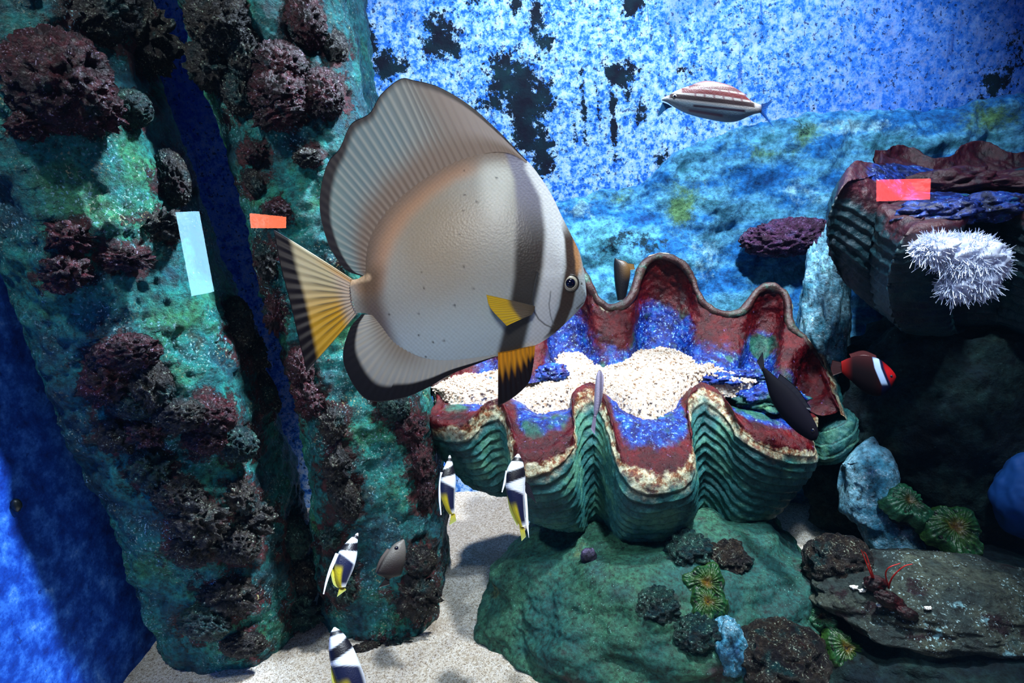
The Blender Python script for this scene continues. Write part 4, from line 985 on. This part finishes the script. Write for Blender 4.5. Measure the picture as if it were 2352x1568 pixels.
banner('bannerfish in front of the giant clam with a black fin spread', [(1190, 1042), (1188, 1060), (1184, 1090), (1184, 1130), (1192, 1175), (1203, 1215)], [2, 13, 22, 20, 13, 5], 0.95, 0,
       [(1166, 1082), (1160, 1105), (1153, 1130)], [[(1166, 1120), (1176, 1150), (1192, 1198)], [(1165, 1140), (1172, 1175), (1188, 1208)]],
       [[(1192, 1200), (1204, 1212)], [(1198, 1242), (1208, 1232)]], [[(1206, 1105), (1206, 1130)], [(1216, 1112), (1232, 1155)]], 0.3,
       extra=[[(1203, 1110), (1206, 1160), (1208, 1205)], [(1208, 1112), (1212, 1165), (1215, 1235)]])
banner('bannerfish before the slim pillar base with long white streamer', [(822, 1224), (812, 1242), (800, 1270), (790, 1300), (785, 1328), (786, 1352)], [1.5, 10, 20, 22, 16, 6], 0.93, 0,
       [(775, 1272), (760, 1305), (750, 1335), (743, 1364)], [[(764, 1305), (772, 1330), (784, 1350)], [(760, 1320), (766, 1342), (780, 1352)]],
       [[(780, 1348), (792, 1350)], [(774, 1370), (796, 1354)]], None, 0.35)
banner('bannerfish swimming low over the bright sand', [(768, 1440), (772, 1456), (782, 1490), (794, 1530), (808, 1570), (825, 1620)], [2, 15, 27, 32, 32, 22], 0.78, 0,
       [(800, 1490), (822, 1530), (838, 1570), (850, 1610)], [[(766, 1520), (768, 1550), (785, 1590)], [(760, 1530), (762, 1565), (770, 1600)]], [[(818, 1610), (835, 1615)], [(815, 1660), (850, 1660)]], None, 0.3)

# ---- small grey tang near the pillar base (pixels)
pl = Plane(902, 1290, 0.98, yaw=0.3)
tg = thing('tang', 'small grey brown tang with dark tail near the slim pillar base', 'fish', pl.p)
def tangcol(x, y):
    c = base_col(x, (112, 108, 104)); c = mixc(c, (34, 26, 26), sstep(1245, 1305, y)); c = mixc(c, (14, 10, 12), sstep(1305, 1325, y))
    return c
fish_body(pl, [(926, 1238, 929, 1240), (910, 1246, 931, 1254), (897, 1258, 932, 1268), (880, 1282, 930, 1288), (868, 1306, 925, 1306), (866, 1318, 920, 1320), (880, 1325, 902, 1326), (888, 1330, 893, 1331)],
          [0.002, 0.006, 0.009, 0.011, 0.011, 0.009, 0.005, 0.003], tg, tangcol, MT['fish'], 70, 60)
fish_fin(pl, [(886, 1326), (894, 1328)], [(868, 1350), (895, 1342)], tg, lambda x, y, u, v: base_col(x, (18, 14, 16)), MT['fin'], 'tail_fin', 20, 10, 0.001, 6)
fish_fin(pl, [(897, 1262), (880, 1286), (869, 1308)], [(890, 1258), (872, 1284), (860, 1318)], tg, lambda x, y, u, v: mixc(base_col(x, (110, 100, 96)), (26, 20, 22), u), MT['fin'], 'dorsal_fin', 24, 8, 0.001, 10)
eye(pl, (908, 1259), 0.0042, 0.0028, tg, 0.0075, MT['iris_dark'])

# ---- clownfish in the dark rocks
pl = Plane(1995, 855, 1.06, yaw=0.1)
cf = thing('clownfish', 'dark red clownfish with one white bar beside the dark rocks', 'fish', pl.p)
def clowncol(x, y):
    c = base_col(x, (44, 4, 10)); c = mixc(c, (14, 3, 9), sstep(815, 860, y - 0.3 * (x - 1990)) * sstep(2035, 2000, x))
    c = mixc(c, (190, 12, 22), sstep(2018, 2036, x) * sstep(900, 850, y)); c = mixc(c, (150, 20, 18), sstep(1960, 1930, x))
    bx = line_x([(2010, 820), (2014, 845), (2022, 865), (2031, 886)], y)
    c = mixc(c, (10, 10, 50), sstep(13, 9, np.abs(x - bx - 3)))
    return mixc(c, (176, 204, 246), sstep(8.5, 6, np.abs(x - bx)) * sstep(818, 826, y) * sstep(886, 878, y))
fish_body(pl, [(1932, 830, 1934, 856), (1950, 822, 1952, 872), (1975, 816, 1978, 895), (2000, 818, 2002, 908), (2022, 826, 2024, 908), (2042, 842, 2042, 896), (2054, 856, 2052, 880), (2058, 864, 2057, 870)],
          [0.003, 0.008, 0.013, 0.016, 0.016, 0.013, 0.008, 0.003], cf, lambda x, y: 0.6 * clowncol(x, y), MT['matte'], 110, 90)
fish_fin(pl, [(1936, 832), (1932, 842), (1936, 854)], [(1912, 826), (1908, 845), (1914, 862)], cf, lambda x, y, u, v: base_col(x, (36, 3, 5)), MT['fin'], 'tail_fin', 20, 10, 0.001, 8)
fish_fin(pl, [(1955, 822), (1985, 816), (2015, 824)], [(1950, 812), (1982, 804), (2012, 815)], cf, lambda x, y, u, v: base_col(x, (60, 5, 8)), MT['fin'], 'dorsal_fin', 30, 8, 0.001, 12)
eye(pl, (2044, 864), 0.0035, 0.0022, cf, 0.0105, MT['iris_dark'])

# ---- dark tang over the clam's right side
pl = Plane(1825, 935, 1.02, yaw=-0.2)
dk = thing('dark_surgeonfish', 'black surgeonfish diving over the right side of the open clam', 'fish', pl.p)
dcol = lambda x, y: mixc(base_col(x, (6, 5, 12)), (12, 9, 20), sstep(860, 960, y))
fish_body(pl, [(1752, 842, 1750, 850), (1762, 848, 1758, 872), (1785, 868, 1772, 918), (1815, 892, 1800, 962), (1842, 922, 1828, 990), (1864, 955, 1852, 1006), (1876, 978, 1866, 1012), (1880, 996, 1876, 1008)],
          [0.002, 0.006, 0.011, 0.014, 0.015, 0.012, 0.008, 0.003], dk, dcol, MT['matte'], 80, 60)
fish_fin(pl, [(1756, 846), (1750, 852)], [(1752, 808), (1738, 830)], dk, lambda x, y, u, v: base_col(x, (12, 10, 22)), MT['fin'], 'tail_fin', 20, 10, 0.001, 6)
fish_fin(pl, [(1785, 872), (1818, 898), (1850, 938)], [(1792, 858), (1832, 892), (1864, 940)], dk, lambda x, y, u, v: base_col(x, (12, 10, 24)), MT['fin'], 'dorsal_fin', 24, 8, 0.001, 8)
eye(pl, (1868, 988), 0.004, 0.0026, dk, 0.008, MT['iris_dark'])

# ---- slender pale wrasse over the clam's front fold
pl = Plane(1374, 905, 0.94, yaw=0.2)
wr = thing('cleaner_wrasse', 'slender pale lilac wrasse hovering over the clam fold', 'fish', pl.p)
wcol = lambda x, y: mixc(base_col(x, (150, 142, 168)), (64, 58, 82), 0.8 * sstep(5, 1, np.abs(x - line_x([(1376, 850), (1374, 940)], y) - 3)))
fish_body(pl, [(1375, 850, 1380, 850), (1370, 862, 1386, 864), (1367, 885, 1386, 888), (1365, 915, 1382, 918), (1364, 938, 1376, 940), (1364, 955, 1370, 956)],
          [0.002, 0.005, 0.007, 0.007, 0.005, 0.002], wr, wcol, MT['fish'], 50, 32)
fish_fin(pl, [(1364, 952), (1370, 953)], [(1357, 985), (1366, 998)], wr, lambda x, y, u, v: base_col(x, (120, 114, 140)), MT['fin'], 'tail_fin', 16, 8, 0.0008, 6)

# ---- brown damselfish behind the clam's back rim
pl = Plane(1425, 640, 1.52, yaw=0.0)
dm = thing('damselfish', 'dark brown fish half hidden behind the back rim of the clam', 'fish', pl.p)
bcol = lambda x, y: mixc(base_col(x, (14, 12, 20)), (92, 66, 34), sstep(1418, 1440, x) * sstep(650, 610, y))
fish_body(pl, [(1412, 592, 1416, 594), (1410, 604, 1436, 600), (1410, 620, 1446, 612), (1411, 642, 1448, 630), (1414, 665, 1444, 655), (1418, 690, 1436, 690)],
          [0.003, 0.009, 0.013, 0.014, 0.012, 0.006], dm, bcol, MT['fish'], 50, 40)
fish_fin(pl, [(1440, 604), (1448, 620)], [(1456, 606), (1458, 618)], dm, lambda x, y, u, v: base_col(x, (110, 80, 40)), MT['fin'], 'pectoral_fin', 16, 8, 0.001, 6)

# ------------------------------------------------------------------ red shrimp on the slab
sc0 = on_rock(2045, 1380, 0.92, -0.006); sh0 = on_rock(2010, 1340, 0.93, -0.008); dsh = sh0 - at(2010, 1335, 0.93)
sh = thing('red_shrimp', 'dark red shrimp with curved red antennae on the flat slab', 'shrimp', sc0)
MT['shrimp'] = rockmat('shrimp_shell', [(14, 2, 6), (34, 3, 8), (64, 7, 12)], 40, 160, bump=0.4, rough=0.4)
MT['antenna'] = plain('antenna_red', (200, 30, 22), 0.4)
V, F = blob(sc0, (0.032, 0.015, 0.015), 5, 0.15, 2.5, 4, 5, (0, 0.6, 0)); mesh('body', V, F, MT['shrimp'], sh)
V, F = blob(sh0, (0.02, 0.014, 0.016), 4, 0.2, 2.5, 4, 6); mesh('head', V, F, MT['shrimp'], sh)
V, F = blob(on_rock(2084, 1408, 0.91, -0.004), (0.022, 0.012, 0.01), 4, 0.2, 2.5, 4, 9, (0, 0.5, 0)); mesh('tail', V, F, MT['shrimp'], sh)
for pts in ([(2005, 1325, .93), (1995, 1300, .92), (1985, 1275, .92), (1978, 1258, .92)], [(2008, 1325, .93), (1999, 1298, .91), (1990, 1270, .91), (1984, 1262, .91)],
            [(2042, 1345, .92), (2034, 1315, .91), (2042, 1298, .90), (2068, 1288, .90)], [(2040, 1345, .92), (2050, 1320, .91), (2075, 1296, .90), (2095, 1290, .90)]):
    path = crn(np.array([at(*q) + dsh for q in pts]), 20); V, F = tube(path, np.linspace(0.0018, 0.0006, 20), 6)
    mesh('antenna', V, F, MT['antenna'], sh)
MT['shellwhite'] = plain('shell_white', (240, 238, 230), 0.4)
for i, (x, y, r) in enumerate([(1996, 1342, .0075), (1962, 1348, .0055), (1982, 1356, .005), (2132, 1396, .005), (2020, 1390, .004)]):
    c_ = on_rock(x, y, 0.905)
    V, F = blob(c_, (r * 1.2, r * 0.7, r * 0.6), 3, 0.9, 2, 3, 90 + i)
    o = mesh('shell_fragment', V, F, MT['shellwhite'], origin=tuple(c_)); tag(o, ['largest white shell fragment right beside the shrimp head', 'white shell fragment at the foot of the speckled polyp dome', 'white shell fragment between the polyp dome and shrimp body', 'lone white shell fragment on bare slab past the shrimp tail', 'tiny white shell fragment against the shrimp body'][i], 'shell', 'shell fragments on the slab')

# small dark snail on the side wall
d_ = ray(38, 1160); p_ = CAM + d_ * ((XL + 0.006 - CAM[0]) / d_[0])
rock('sea_snail', 'tiny black snail on the lit blue side wall', 'snail', p_, (0.007, 0.008, 0.012), plain('snail_black', (14, 20, 22), 0.4), 3, 0.2, 2, 5)

# ------------------------------------------------------------------ lit signs in the visitors' room, seen mirrored in the pane
def sign(name, label, corners, dist, color, strength):
    Q = []
    for (x, y) in corners:
        d = ray(x, y); v = CAM + d * (dist / d[1]); Q.append((v[0], 2 * YG - v[1], v[2]))
    Q = np.array(Q); back_ = Q + np.array([0, -0.04, 0])
    V = np.concatenate([Q, back_]); F = [[0, 1, 2, 3], [7, 6, 5, 4], [0, 4, 5, 1], [1, 5, 6, 2], [2, 6, 7, 3], [3, 7, 4, 0]]
    o = mesh(name, V, F, plain(name + '_glow', color, 0.5, 0.5, strength), origin=tuple(Q.mean(0)), smooth=False)
    tag(o, label, 'light')
sign('red_light_sign', 'glowing red sign in the visitor room mirrored in the glass', [(2026, 412), (2138, 410), (2136, 458), (2026, 462)], 2.6, (255, 84, 84), 36)
sign('orange_light_sign', 'small glowing orange sign in the visitor room mirrored in the glass', [(573, 490), (650, 498), (650, 524), (576, 524)], 2.6, (255, 120, 84), 34)
sign('light_tube', 'upright bluish white light panel in the visitor room mirrored in the glass', [(403, 487), (446, 485), (481, 672), (440, 680)], 2.4, (150, 215, 255), 34)
